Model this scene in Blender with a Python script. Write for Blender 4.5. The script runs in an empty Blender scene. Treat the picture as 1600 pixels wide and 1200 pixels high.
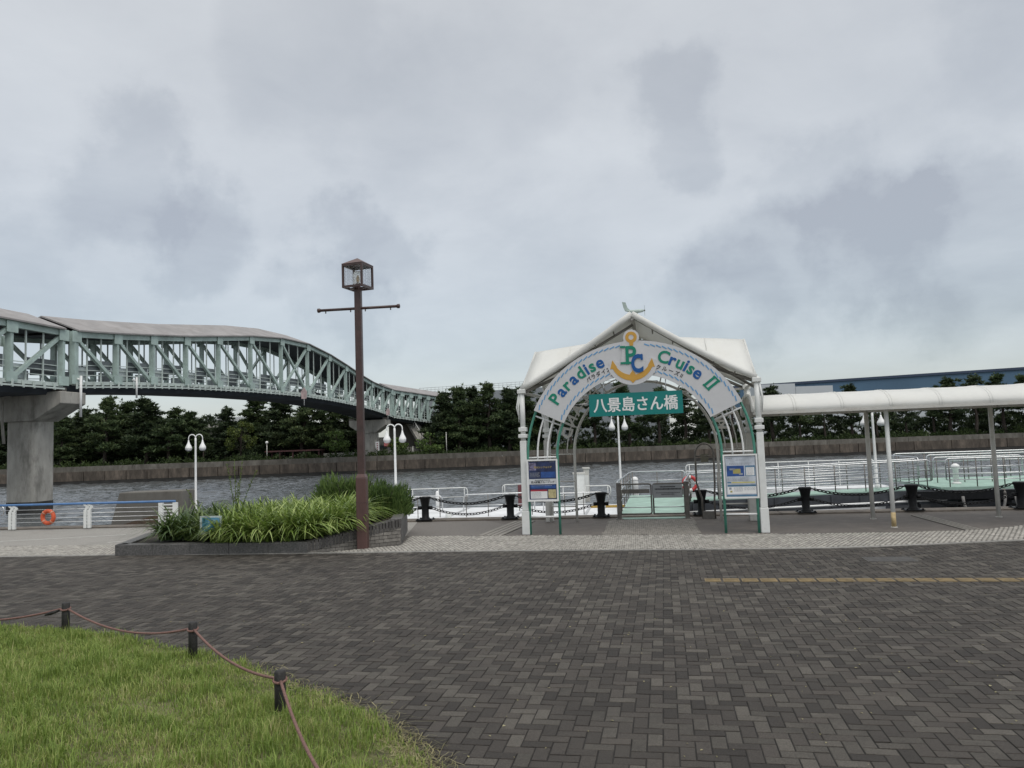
import bpy, bmesh, math, random
import numpy as np
from mathutils import Matrix, Vector
random.seed(7); rng = np.random.default_rng(7)
S = bpy.context.scene; COL = S.collection
PI = math.pi
# ------------------------------------------------------------------ camera
EYE = 2.2; FPX = 1200.0; PITCH = math.radians(4.4); ROLL = math.radians(-2.03)
camd = bpy.data.cameras.new('camera'); cam = bpy.data.objects.new('camera', camd); COL.objects.link(cam)
camd.sensor_width = 36; camd.lens = 36 * FPX / 1600; camd.clip_start = 0.1; camd.clip_end = 6000
RM = Matrix.Rotation(PI/2 + PITCH, 3, 'X') @ Matrix.Rotation(ROLL, 3, 'Z')
cam.matrix_world = Matrix.Translation((0, 0, EYE)) @ RM.to_4x4()
S.camera = cam
# ------------------------------------------------------------------ sky and sun
W = bpy.data.worlds.new('World'); S.world = W; W.use_nodes = True
SUN_EL = math.radians(58); SUN_ROT = math.radians(150)
def build_world():
    nt = W.node_tree; N = nt.nodes; L = nt.links; N.clear()
    out = N.new('ShaderNodeOutputWorld')
    sky = N.new('ShaderNodeTexSky'); sky.sky_type = 'NISHITA'; sky.sun_disc = False
    sky.sun_elevation = SUN_EL; sky.sun_rotation = SUN_ROT
    bg1 = N.new('ShaderNodeBackground'); bg1.inputs[1].default_value = 0.05
    L.new(sky.outputs[0], bg1.inputs[0])
    tc = N.new('ShaderNodeTexCoord')
    sep = N.new('ShaderNodeSeparateXYZ'); L.new(tc.outputs['Generated'], sep.inputs[0])
    def math_(op, a, b=None, clamp=False):
        n = N.new('ShaderNodeMath'); n.operation = op; n.use_clamp = clamp
        for i, v in enumerate((a, b)):
            if v is None: continue
            if isinstance(v, (int, float)): n.inputs[i].default_value = v
            else: L.new(v, n.inputs[i])
        return n.outputs[0]
    zc = math_('MAXIMUM', sep.outputs[2], 0.0)
    den = math_('ADD', zc, 0.22)
    px = math_('DIVIDE', sep.outputs[0], den); py = math_('DIVIDE', sep.outputs[1], den)
    comb = N.new('ShaderNodeCombineXYZ'); L.new(px, comb.inputs[0]); L.new(py, comb.inputs[1])
    def noise(scale, detail, rough, dist=0.0, vec=None, off=0):
        n = N.new('ShaderNodeTexNoise'); n.inputs['Scale'].default_value = scale
        n.inputs['Detail'].default_value = detail; n.inputs['Roughness'].default_value = rough
        n.inputs['Distortion'].default_value = dist
        mp = N.new('ShaderNodeMapping'); mp.inputs['Location'].default_value = (off, off*1.7, off*.3)
        L.new(vec or comb.outputs[0], mp.inputs[0]); L.new(mp.outputs[0], n.inputs[0])
        return n.outputs[0]
    n1 = noise(1.1, 8, 0.56, 0.5, off=3.1)
    n2 = noise(2.6, 8, 0.6, 0.3, off=8.4)
    # cloud banks standing in given directions of the sky
    wv = N.new('ShaderNodeTexNoise'); wv.inputs['Scale'].default_value = 6.0; wv.inputs['Detail'].default_value = 9; wv.inputs['Roughness'].default_value = .58
    L.new(tc.outputs['Generated'], wv.inputs[0])
    wsub = N.new('ShaderNodeVectorMath'); wsub.operation = 'SUBTRACT'; wsub.inputs[1].default_value = (.5, .5, .5)
    L.new(wv.outputs['Color'], wsub.inputs[0])
    wsc = N.new('ShaderNodeVectorMath'); wsc.operation = 'SCALE'; wsc.inputs['Scale'].default_value = 0.31
    L.new(wsub.outputs[0], wsc.inputs[0])
    wadd = N.new('ShaderNodeVectorMath'); wadd.operation = 'ADD'
    L.new(tc.outputs['Generated'], wadd.inputs[0]); L.new(wsc.outputs[0], wadd.inputs[1])
    tot = None
    for (d, r, k) in [((-.43,.84,.315),.10,.55), ((-.35,.88,.255),.10,.6), ((-.17,.95,.27),.085,.62), ((-.2,.95,.2),.08,.45),
                      ((.2,.89,.375),.09,.5), ((.38,.88,.26),.10,.4), ((.30,.925,.195),.12,.62), ((.5,.83,.2),.14,.6), ((.42,.88,.21),.1,.5),
                      ((-.02,.93,.42),.16,.25), ((.55,.73,.42),.15,.35), ((-.55,.8,.2),.12,.4), ((-.2,.86,.46),.14,.3), ((.25,.96,.15),.09,.4),
                      ((-.8,.5,.3),.2,.5), ((.85,.4,.3),.2,.5)]:
        v = Vector(d).normalized()
        ds = N.new('ShaderNodeVectorMath'); ds.operation = 'DISTANCE'; ds.inputs[1].default_value = v
        L.new(wadd.outputs[0], ds.inputs[0])
        mr = N.new('ShaderNodeMapRange'); mr.interpolation_type = 'SMOOTHSTEP'
        mr.inputs['From Min'].default_value = r*1.0; mr.inputs['From Max'].default_value = r*.45
        mr.inputs['To Min'].default_value = 0; mr.inputs['To Max'].default_value = k
        L.new(ds.outputs['Value'], mr.inputs[0])
        tot = mr.outputs[0] if tot is None else math_('ADD', tot, mr.outputs[0])
    base = math_('ADD', math_('MULTIPLY', n1, 0.75), math_('MULTIPLY', n2, 0.5))
    base = math_('SUBTRACT', base, math_('MULTIPLY', tot, 0.50))
    cr = N.new('ShaderNodeValToRGB'); L.new(base, cr.inputs[0])
    e = cr.color_ramp.elements
    e[0].position = .08; e[0].color = (.35, .345, .34, 1); e[1].position = .80; e[1].color = (.612, .612, .59, 1)
    m = cr.color_ramp.elements.new(.36); m.color = (.45, .452, .44, 1)
    m = cr.color_ramp.elements.new(.58); m.color = (.535, .535, .517, 1)
    bg2 = N.new('ShaderNodeBackground'); L.new(cr.outputs[0], bg2.inputs[0])
    # an overcast sky is brighter overhead than low down
    zr = N.new('ShaderNodeMapRange'); zr.interpolation_type = 'SMOOTHSTEP'
    zr.inputs['From Min'].default_value = 0.55; zr.inputs['From Max'].default_value = 1.0
    zr.inputs['To Min'].default_value = 0.95; zr.inputs['To Max'].default_value = 2.2
    L.new(sep.outputs[2], zr.inputs[0])
    lo = N.new('ShaderNodeMapRange'); lo.interpolation_type = 'SMOOTHSTEP'
    lo.inputs['From Min'].default_value = 0.02; lo.inputs['From Max'].default_value = 0.32; lo.inputs['To Min'].default_value = 0.74; lo.inputs['To Max'].default_value = 1.0
    L.new(sep.outputs[2], lo.inputs[0]); L.new(math_('MULTIPLY', zr.outputs[0], lo.outputs[0]), bg2.inputs[1])
    up = N.new('ShaderNodeMapRange'); up.inputs['From Min'].default_value = .5; up.inputs['From Max'].default_value = .9; L.new(sep.outputs[2], up.inputs[0])
    tint = N.new('ShaderNodeMixRGB'); tint.blend_type = 'MULTIPLY'; tint.inputs[2].default_value = (1.0, .985, .95, 1)
    cool = N.new('ShaderNodeMixRGB'); cool.blend_type = 'MULTIPLY'; cool.inputs[2].default_value = (.935, .965, 1.02, 1)
    inv = N.new('ShaderNodeMapRange'); inv.interpolation_type = 'SMOOTHSTEP'; inv.inputs['From Min'].default_value = .02; inv.inputs['From Max'].default_value = .26; inv.inputs['To Min'].default_value = 1; inv.inputs['To Max'].default_value = 0
    L.new(sep.outputs[2], inv.inputs[0]); L.new(inv.outputs[0], cool.inputs[0]); L.new(cr.outputs[0], cool.inputs[1])
    L.new(up.outputs[0], tint.inputs[0]); L.new(cool.outputs[0], tint.inputs[1]); L.new(tint.outputs[0], bg2.inputs[0])
    add = N.new('ShaderNodeAddShader'); L.new(bg1.outputs[0], add.inputs[0]); L.new(bg2.outputs[0], add.inputs[1])
    L.new(add.outputs[0], out.inputs[0])
build_world()
sund = bpy.data.lights.new('sun', 'SUN'); sun = bpy.data.objects.new('sun', sund); COL.objects.link(sun)
sund.energy = 1.15; sund.angle = math.radians(40); sund.color = (1, .95, .87)
sd = Vector((math.sin(SUN_ROT)*math.cos(SUN_EL), math.cos(SUN_ROT)*math.cos(SUN_EL), math.sin(SUN_EL)))
sun.rotation_euler = sd.to_track_quat('Z', 'Y').to_euler()
S.view_settings.view_transform = 'Standard'; S.view_settings.look = 'None'
S.view_settings.exposure = 0.0; S.view_settings.gamma = 1.0
# ------------------------------------------------------------------ survey helpers: photograph pixels to points of the place
def ray(x, y): return RM @ Vector(((x-800)/FPX, (600-y)/FPX, -1.0))
def G(x, y, z=0.0):
    d = ray(x, y); t = (z-EYE)/d.z; return Vector((d.x*t, d.y*t, z))
def D(x, y, Y):
    d = ray(x, y); t = Y/d.y; return Vector((d.x*t, Y, EYE+d.z*t))
# ------------------------------------------------------------------ helpers
def tag(o, label=None, cat=None, group=None, kind=None):
    if label: o['label'] = label
    if cat: o['category'] = cat
    if group: o['group'] = group
    if kind: o['kind'] = kind
    return o
def thing(name, label, cat, loc=(0, 0, 0), group=None, rz=0):
    o = bpy.data.objects.new(name, None); COL.objects.link(o); o.empty_display_size = .2
    o.location = loc; o.rotation_euler = (0, 0, rz)
    return tag(o, label, cat, group)
def copy_tree(o, parent=None):
    c = o.copy(); COL.objects.link(c)
    if parent: c.parent = parent
    for ch in o.children: copy_tree(ch, c)
    return c
class MB:
    def __init__(s, xf=None): s.v = []; s.f = []; s.sm = []; s.xf = xf
    def add(s, vs, fs, smooth=False):
        b = len(s.v)
        s.v += [tuple(v) for v in vs]
        s.f += [tuple(i+b for i in f) for f in fs]; s.sm += [smooth]*len(fs)
        return s
    def box(s, c, d, rz=0, M=None):
        cx, cy, cz = c; hx, hy, hz = d[0]/2, d[1]/2, d[2]/2; ca, sa = math.cos(rz), math.sin(rz)
        vs = []
        for x, y, z in ((-1,-1,-1),(1,-1,-1),(1,1,-1),(-1,1,-1),(-1,-1,1),(1,-1,1),(1,1,1),(-1,1,1)):
            p = Vector((x*hx, y*hy, z*hz))
            p = (M @ p) if M else Vector((p.x*ca-p.y*sa, p.x*sa+p.y*ca, p.z))
            vs.append(p+Vector(c))
        return s.add(vs, ((0,3,2,1),(4,5,6,7),(0,1,5,4),(1,2,6,5),(2,3,7,6),(3,0,4,7)))
    def beam(s, p, q, w, h, up=(0, 0, 1)):
        p = Vector(p); q = Vector(q); d = (q-p); l = d.length
        if l < 1e-6: return s
        d /= l; u = Vector(up)
        if abs(d.dot(u)) > .98: u = Vector((1, 0, 0)) if abs(d.x) < .9 else Vector((0, 1, 0))
        x = d.cross(u).normalized(); y = x.cross(d).normalized()
        M = Matrix((x, d, y)).transposed()
        return s.box((p+q)/2, (w, l, h), M=M)
    def tube(s, pts, r, n=8, cap=True, closed=False):
        pts = [Vector(p) for p in pts]; m = len(pts); rings = []; pu = None
        for i, p in enumerate(pts):
            if closed: t = (pts[(i+1) % m]-pts[i-1])
            else: t = (pts[min(i+1, m-1)]-pts[max(i-1, 0)])
            t = t.normalized()
            if pu is None: pu = Vector((0, 0, 1)) if abs(t.z) < .9 else Vector((1, 0, 0))
            x = t.cross(pu).normalized(); pu = x.cross(t).normalized()
            rr = r[i] if isinstance(r, (list, tuple)) else r
            rings.append([p + x*rr*math.cos(2*PI*k/n) + pu*rr*math.sin(2*PI*k/n) for k in range(n)])
        vs = [v for rg in rings for v in rg]; fs = []
        for i in range(m if closed else m-1):
            j = (i+1) % m
            for k in range(n): fs.append((i*n+k, i*n+(k+1) % n, j*n+(k+1) % n, j*n+k))
        b = len(s.v); s.add(vs, fs, True)
        if cap and not closed:
            s.f += [tuple(b+k for k in reversed(range(n))), tuple(b+(m-1)*n+k for k in range(n))]; s.sm += [False]*2
        return s
    def lathe(s, prof, c=(0, 0, 0), n=16):
        vs = []; fs = []
        for r, z in prof:
            vs += [(c[0]+r*math.cos(2*PI*k/n), c[1]+r*math.sin(2*PI*k/n), c[2]+z) for k in range(n)]
        for i in range(len(prof)-1):
            for k in range(n): fs.append((i*n+k, i*n+(k+1) % n, (i+1)*n+(k+1) % n, (i+1)*n+k))
        fs += [tuple(reversed(range(n))), tuple((len(prof)-1)*n+k for k in range(n))]
        return s.add(vs, fs, True)
    def prism(s, poly, z0, z1, zt=None):
        n = len(poly); vs = [(p[0], p[1], z0) for p in poly] + [(p[0], p[1], (zt[i] if zt else z1)) for i, p in enumerate(poly)]
        a = sum(poly[i][0]*poly[(i+1) % n][1]-poly[(i+1) % n][0]*poly[i][1] for i in range(n))
        fs = [tuple(reversed(range(n))), tuple(range(n, 2*n))] + [(i, (i+1) % n, n+(i+1) % n, n+i) for i in range(n)]
        if a < 0: fs = [tuple(reversed(f)) for f in fs]
        return s.add(vs, fs)
    def slab(s, pts, t):                       # planar polygon thickened along its normal (both sides)
        pts = [Vector(p) for p in pts]; n = len(pts)
        nn = Vector((0, 0, 0))
        for i in range(1, n-1): nn += (pts[i]-pts[0]).cross(pts[i+1]-pts[0])
        nn.normalize()
        vs = [p-nn*t/2 for p in pts]+[p+nn*t/2 for p in pts]
        return s.add(vs, [tuple(reversed(range(n))), tuple(range(n, 2*n))]+[(i, (i+1) % n, n+(i+1) % n, n+i) for i in range(n)])
    def build(s, name, mat, parent=None, bevel=0, xf=None):
        me = bpy.data.meshes.new(name); me.from_pydata(s.v, [], s.f)
        me.polygons.foreach_set('use_smooth', s.sm)
        x = xf or s.xf
        if x is not None: me.transform(x)
        me.update(); o = bpy.data.objects.new(name, me); COL.objects.link(o)
        if mat: me.materials.append(mat)
        if parent: o.parent = parent
        if bevel:
            b = o.modifiers.new('bevel', 'BEVEL'); b.width = bevel; b.segments = 2; b.limit_method = 'ANGLE'; b.angle_limit = math.radians(40)
        return o
def fast_mesh(name, verts, faces, mat, parent=None, smooth=False):
    verts = np.asarray(verts, dtype=np.float32); faces = np.asarray(faces, dtype=np.int32)
    me = bpy.data.meshes.new(name); nf, k = faces.shape
    me.vertices.add(len(verts)); me.vertices.foreach_set('co', verts.ravel())
    me.loops.add(nf*k); me.loops.foreach_set('vertex_index', faces.ravel())
    me.polygons.add(nf); me.polygons.foreach_set('loop_start', np.arange(0, nf*k, k, dtype=np.int32))
    me.polygons.foreach_set('loop_total', np.full(nf, k, dtype=np.int32))
    me.polygons.foreach_set('use_smooth', np.full(nf, smooth))
    me.update(calc_edges=True); me.validate()
    o = bpy.data.objects.new(name, me); COL.objects.link(o); me.materials.append(mat)
    if parent: o.parent = parent
    return o
def fillet(pts, r, n=5):
    pts = [Vector(p) for p in pts]; out = [pts[0]]
    for i in range(1, len(pts)-1):
        a, b, c = pts[i-1], pts[i], pts[i+1]; d1 = (a-b); d2 = (c-b)
        rr = min(r, d1.length*.49, d2.length*.49); p = b+d1.normalized()*rr; q = b+d2.normalized()*rr
        for k in range(n+1):
            t = k/n; out.append(p*(1-t)**2+b*2*t*(1-t)+q*t*t)
    out.append(pts[-1]); return out
# ------------------------------------------------------------------ materials
MATS = {}
def mat(name, col, rough=.6, metal=0.0, var=.12, scale=6.0, bump=.0, bscale=40.0, col2=None, streak=0.0, island=0.0, spec=.5, trans=0.0, dirt=None, dscale=1.5, dlo=.5, dhi=.7):
    if name in MATS: return MATS[name]
    m = bpy.data.materials.new(name); m.use_nodes = True; nt = m.node_tree; N = nt.nodes; L = nt.links
    b = N['Principled BSDF']; b.inputs['Roughness'].default_value = rough; b.inputs['Metallic'].default_value = metal
    b.inputs['Specular IOR Level'].default_value = spec
    tc = N.new('ShaderNodeTexCoord'); co = tc.outputs['Object']
    nz = N.new('ShaderNodeTexNoise'); nz.inputs['Scale'].default_value = scale; nz.inputs['Detail'].default_value = 6; nz.inputs['Roughness'].default_value = .65
    if streak:
        mp = N.new('ShaderNodeMapping'); mp.inputs['Scale'].default_value = (1, 1, streak); L.new(co, mp.inputs[0]); L.new(mp.outputs[0], nz.inputs[0])
    else: L.new(co, nz.inputs[0])
    c1 = col2 or tuple(max(0, c*(1-var*2)) for c in col); c2 = col if col2 else tuple(min(1, c*(1+var)) for c in col)
    rp = N.new('ShaderNodeValToRGB'); rp.color_ramp.elements[0].position = .33; rp.color_ramp.elements[1].position = .67
    rp.color_ramp.elements[0].color = (*c1, 1); rp.color_ramp.elements[1].color = (*c2, 1)
    L.new(nz.outputs[0], rp.inputs[0]); cur = rp.outputs[0]
    if dirt:
        n2 = N.new('ShaderNodeTexNoise'); n2.inputs['Scale'].default_value = dscale; n2.inputs['Detail'].default_value = 8; n2.inputs['Roughness'].default_value = .7
        if streak: L.new(mp.outputs[0], n2.inputs[0])
        else: L.new(co, n2.inputs[0])
        r2 = N.new('ShaderNodeMapRange'); r2.inputs['From Min'].default_value = dlo; r2.inputs['From Max'].default_value = dhi; L.new(n2.outputs[0], r2.inputs[0])
        mx = N.new('ShaderNodeMixRGB'); L.new(r2.outputs[0], mx.inputs[0]); L.new(cur, mx.inputs[1]); mx.inputs[2].default_value = (*dirt, 1); cur = mx.outputs[0]
    if island:
        g = N.new('ShaderNodeNewGeometry'); hv = N.new('ShaderNodeHueSaturation'); mr = N.new('ShaderNodeMapRange')
        mr.inputs['To Min'].default_value = 1-island; mr.inputs['To Max'].default_value = 1+island
        L.new(g.outputs['Random Per Island'], mr.inputs[0]); L.new(mr.outputs[0], hv.inputs['Value']); L.new(cur, hv.inputs['Color']); cur = hv.outputs[0]
    L.new(cur, b.inputs['Base Color'])
    if bump:
        bn = N.new('ShaderNodeTexNoise'); bn.inputs['Scale'].default_value = bscale; bn.inputs['Detail'].default_value = 4; L.new(co, bn.inputs[0])
        bp = N.new('ShaderNodeBump'); bp.inputs['Strength'].default_value = bump; bp.inputs['Distance'].default_value = .02
        L.new(bn.outputs[0], bp.inputs['Height']); L.new(bp.outputs[0], b.inputs['Normal'])
    if trans:
        tr = N.new('ShaderNodeBsdfTranslucent'); L.new(cur, tr.inputs[0]); mx = N.new('ShaderNodeMixShader'); mx.inputs[0].default_value = trans
        L.new(b.outputs[0], mx.inputs[1]); L.new(tr.outputs[0], mx.inputs[2]); L.new(mx.outputs[0], N['Material Output'].inputs[0])
    MATS[name] = m; return m
def leafmat(name, stops, rough=.55, trans=.25, nscale=1.2, spec=.3):
    if name in MATS: return MATS[name]
    m = bpy.data.materials.new(name); m.use_nodes = True; nt = m.node_tree; N = nt.nodes; L = nt.links
    b = N['Principled BSDF']; b.inputs['Roughness'].default_value = rough; b.inputs['Specular IOR Level'].default_value = spec
    g = N.new('ShaderNodeNewGeometry'); tc = N.new('ShaderNodeTexCoord'); nz = N.new('ShaderNodeTexNoise'); nz.inputs['Scale'].default_value = nscale; nz.inputs['Detail'].default_value = 3
    L.new(tc.outputs['Object'], nz.inputs[0])
    oi = N.new('ShaderNodeObjectInfo')
    a = N.new('ShaderNodeMath'); a.operation = 'MULTIPLY_ADD'; L.new(g.outputs['Random Per Island'], a.inputs[0]); a.inputs[1].default_value = .62
    s2 = N.new('ShaderNodeMath'); s2.operation = 'MULTIPLY_ADD'; L.new(nz.outputs[0], s2.inputs[0]); s2.inputs[1].default_value = .75; s2.inputs[2].default_value = -.22
    s3 = N.new('ShaderNodeMath'); s3.operation = 'MULTIPLY_ADD'; L.new(oi.outputs['Random'], s3.inputs[0]); s3.inputs[1].default_value = .18; L.new(s2.outputs[0], s3.inputs[2])
    L.new(s3.outputs[0], a.inputs[2])
    rp = N.new('ShaderNodeValToRGB'); els = rp.color_ramp.elements
    els[0].position = stops[0][0]; els[0].color = (*stops[0][1], 1); els[1].position = stops[-1][0]; els[1].color = (*stops[-1][1], 1)
    for p, c in stops[1:-1]: els.new(p).color = (*c, 1)
    L.new(a.outputs[0], rp.inputs[0]); L.new(rp.outputs[0], b.inputs['Base Color'])
    tr = N.new('ShaderNodeBsdfTranslucent'); L.new(rp.outputs[0], tr.inputs[0]); mx = N.new('ShaderNodeMixShader'); mx.inputs[0].default_value = trans
    L.new(b.outputs[0], mx.inputs[1]); L.new(tr.outputs[0], mx.inputs[2]); L.new(mx.outputs[0], N['Material Output'].inputs[0])
    MATS[name] = m; return m
M_white = mat('white paint', (.74, .75, .73), .4, var=.05, scale=3, dirt=(.42, .40, .35), dscale=3, dlo=.58, dhi=.85)
M_whiteclean = mat('clean white paint', (.80, .80, .79), .35, var=.03)
M_dirtywhite = mat('aged white tube', (.58, .57, .53), .5, var=.08, scale=4, dirt=(.33, .30, .26), dscale=4, dlo=.5, dhi=.8)
M_memb = mat('white membrane', (.84, .84, .81), .5, var=.03, scale=1.2, trans=.30, dirt=(.70, .69, .64), dscale=1.2, dlo=.5, dhi=.9, streak=.6)
M_green = mat('sea green paint', (.075, .27, .20), .4, var=.1, scale=5)
M_teal = mat('teal sign face', (.0, .195, .18), .35, var=.03)
M_signw = mat('sign white face', (.60, .60, .61), .35, var=.02)
M_lgreen = mat('sign letter green', (.0, .215, .135), .35, var=.02)
M_lblue = mat('sign letter blue', (.0, .085, .30), .35, var=.02)
M_ropeblue = mat('sign rope blue', (.13, .34, .60), .4, var=.05)
M_gold = mat('sign anchor gold', (.60, .33, .055), .4, var=.04)
M_black = mat('black letters', (.02, .02, .02), .5, var=.1)
M_brown = mat('dark brown paint', (.075, .042, .038), .42, var=.15, scale=5, dirt=(.05, .035, .03), dscale=6)
M_brown2 = mat('red brown paint', (.105, .055, .048), .45, var=.1, scale=5, streak=.3)
M_iron = mat('black iron', (.007, .0075, .009), .5, var=.3, scale=9, bump=.25, bscale=30, dirt=(.02, .016, .013), dscale=7, dlo=.6, dhi=.8, spec=.25)
M_steel = mat('stainless steel', (.62, .63, .64), .28, .9, var=.08, scale=8)
M_steeldk = mat('weathered grey steel', (.17, .155, .14), .45, .4, var=.15, scale=7)
M_gdeck = mat('green deck', (.33, .49, .41), .6, var=.12, scale=2.2, dirt=(.25, .35, .30), dscale=2, dlo=.42, dhi=.75)
M_wdeck = mat('white pontoon deck', (.74, .75, .76), .5, var=.08, scale=.7, dirt=(.5, .5, .5), dscale=1.2, dlo=.5, dhi=.8)
M_dkgird = mat('dark girder', (.055, .06, .07), .5, var=.2, scale=2)
M_orange = mat('orange plastic', (.60, .10, .035), .5, var=.1, scale=6)
M_red = mat('red plastic', (.55, .05, .05), .45, var=.1)
M_blue = mat('blue painted rail', (.08, .19, .40), .35, var=.08, scale=6)
M_bsteel = mat('pale green bridge steel', (.43, .54, .50), .5, var=.12, scale=.8, dirt=(.32, .385, .36), dscale=1.2, dlo=.5, dhi=.8)
M_bsteel2 = mat('pale bridge rail', (.55, .62, .59), .5, var=.1, scale=1)
M_broof = mat('grey bridge roof', (.30, .285, .28), .6, var=.12, scale=.5, dirt=(.22, .2, .19), dscale=.9)
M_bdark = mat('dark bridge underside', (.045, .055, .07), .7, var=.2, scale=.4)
M_bpanel = mat('grey bridge screen', (.13, .15, .16), .4, var=.2, scale=.6)
M_bpanel2 = mat('light bridge screen', (.40, .45, .45), .4, var=.15, scale=.6)
M_conc = mat('weathered concrete', (.40, .385, .35), .85, var=.14, scale=1.1, bump=.3, bscale=8, streak=.35, dirt=(.13, .125, .11), dscale=.9, dlo=.5, dhi=.72)
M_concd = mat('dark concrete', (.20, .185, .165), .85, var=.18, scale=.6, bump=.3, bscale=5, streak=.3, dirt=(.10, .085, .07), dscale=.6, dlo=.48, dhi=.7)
M_rust = mat('rust stained concrete', (.12, .075, .05), .85, var=.3, scale=1.5, bump=.3, bscale=8, col2=(.055, .04, .03))
M_granite = mat('dark granite', (.125, .12, .115), .55, var=.3, scale=30, bump=.15, bscale=90, dirt=(.07, .07, .068), dscale=4)
M_paver = mat('charcoal paver', (.060, .052, .045), .7, var=.26, scale=110, island=.36, bump=.6, bscale=160, dirt=(.075, .066, .056), dscale=.5, dlo=.48, dhi=.8, spec=.3)
M_paverl = mat('grey worn paver', (.100, .090, .077), .72, var=.26, scale=110, island=.26, bump=.6, bscale=160, dirt=(.045, .040, .035), dscale=.9, dlo=.5, dhi=.7, spec=.3)
M_joint = mat('paving joint sand', (.022, .020, .018), .9, var=.3, scale=14)
M_sett = mat('pale stone sett', (.36, .34, .305), .7, var=.15, scale=14, island=.24, bump=.4, bscale=80)
M_settj = mat('sett joint', (.085, .078, .07), .9, var=.3, scale=10)
M_sett2 = mat('buff stone sett', (.25, .232, .205), .75, var=.15, scale=14, island=.15, bump=.4, bscale=80)
M_soil = mat('soil', (.045, .035, .026), .95, var=.4, scale=9, bump=.6, bscale=20)
M_yellow = mat('yellow tactile tile', (.205, .152, .075), .65, var=.2, scale=9, island=.12, dirt=(.20, .14, .065), dscale=5)
M_rope = mat('pinkish brown rope', (.22, .12, .10), .8, var=.2, scale=60, bump=.5, bscale=150)
M_post = mat('black plastic post', (.028, .026, .025), .7, var=.35, scale=20, bump=.5, bscale=40, streak=.1)
M_bark = mat('pine bark', (.055, .042, .034), .9, var=.3, scale=6, bump=.5, bscale=15)
M_pine = leafmat('pine needles', [(.12, (.024, .040, .019)), (.4, (.047, .076, .032)), (.62, (.070, .104, .042)), (.9, (.115, .145, .058))], nscale=.5, trans=.15)
M_pine2 = leafmat('deep pine needles', [(.12, (.016, .028, .014)), (.45, (.034, .055, .026)), (.9, (.075, .10, .042))], nscale=.5, trans=.15)
M_yleaf = leafmat('yellow green leaves', [(.15, (.035, .055, .012)), (.5, (.08, .11, .022)), (.9, (.15, .17, .035))], nscale=.8)
M_strap = leafmat('strap leaves', [(.08, (.07, .115, .022)), (.4, (.17, .255, .05)), (.65, (.27, .36, .085)), (.95, (.45, .52, .20))], rough=.4, nscale=2.0, spec=.45)
M_strapd = leafmat('dark strap leaves', [(.1, (.025, .05, .016)), (.5, (.065, .115, .03)), (.9, (.17, .23, .075))], rough=.38, nscale=2.0, spec=.5)
M_shrub = leafmat('fine shrub leaves', [(.1, (.035, .065, .02)), (.5, (.09, .15, .04)), (.9, (.18, .25, .075))], nscale=2)
M_grass = leafmat('lawn blades', [(.1, (.095, .15, .032)), (.42, (.18, .262, .052)), (.66, (.255, .345, .075)), (.84, (.36, .385, .13)), (1.0, (.47, .42, .23))], rough=.5, trans=.3, nscale=2.6)
M_straw = leafmat('dry grass', [(.1, (.16, .16, .07)), (.5, (.30, .27, .14)), (.9, (.42, .38, .22))], trans=.2, nscale=2)
# ================================================================== GROUND
def lerp_line(pts, x):
    for (x0, y0), (x1, y1) in zip(pts, pts[1:]):
        if x <= x1: return y0+(y1-y0)*(x-x0)/(x1-x0)
    return pts[-1][1]
EC = [(-60, 25.5), (-30, 20.9), (-11.8, 17.74), (-8.98, 17.35), (-4.33, 16.5), (-.12, 15.78), (2.5, 15.22), (5.08, 14.75), (5.9, 14.65), (7.09, 14.6), (9.54, 14.75), (12, 15.3), (16, 16.9), (22, 20.5), (24, 22)]
FC = [(-60, 28.5), (-30, 23.6), (-11.8, 19.75), (-8.98, 19.3), (-2.82, 19.1), (-.13, 18.42), (2.79, 17.69), (5.51, 17.08), (8.12, 16.62), (9.8, 16.52), (11.21, 17.1), (13, 18.0), (16, 19.6), (17, 20.0)]
qy = lambda x: 22.22-.155*x                    # inner foot of the quay kerb
QA = math.atan(-.155); QE = Vector((math.cos(QA), math.sin(QA), 0)); QN = Vector((-QE.y, QE.x, 0))
def sheet(name, poly, z, m, label=None):
    o = MB().add([(x, y, z) for x, y in poly], [tuple(range(len(poly)))]).build(name, m)
    return tag(o, label, None, None, 'structure')
M_apron = mat('brown grey apron', (.135, .118, .104), .78, var=.14, scale=3, bump=.3, bscale=60, dirt=(.10, .088, .078), dscale=.7, dlo=.45, dhi=.7)
M_exposed = mat('pale exposed aggregate', (.30, .285, .26), .8, var=.2, scale=35, bump=.4, bscale=70, dirt=(.22, .21, .19), dscale=.8)
sheet('ground', [(-800, -800), (800, -800), (800, qy(800)), (-800, qy(-800))], 0.0, M_apron, 'brown grey paved quay apron')
sheet('pavement', [(-60, 25.6)]+[(x, y) for x, y in FC if -60 < x < -2.9]+[(-2.75, 19.1), (-2.9, qy(-2.9)), (-60, qy(-60))], .004, M_exposed, 'pale exposed aggregate pavement left of the planter')
sheet('pavement', [(-2.75, 19.05), (-.4, 18.5), (.1, 20.2), (-.9, qy(-.9)), (-2.9, qy(-2.9))], .004, mat('grey aggregate', (.165, .15, .135), .8, var=.18, scale=30, bump=.4, bscale=70), 'grey aggregate pavement between the planter and the pier gate')
for p_, q_ in (((-14.5, 21.2), (-11.0, 21.9)), ((-10.6, 20.1), (-8.9, 21.1))):
    lm_ = MB().beam((*p_, .008), (*q_, .008), .09, .006); tag(lm_.build('paving_line', mat('pale paving line', (.46, .45, .42), .7, var=.1, scale=8)), 'pale line of stone in the pavement left of the planter', None, None, 'structure')
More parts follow.
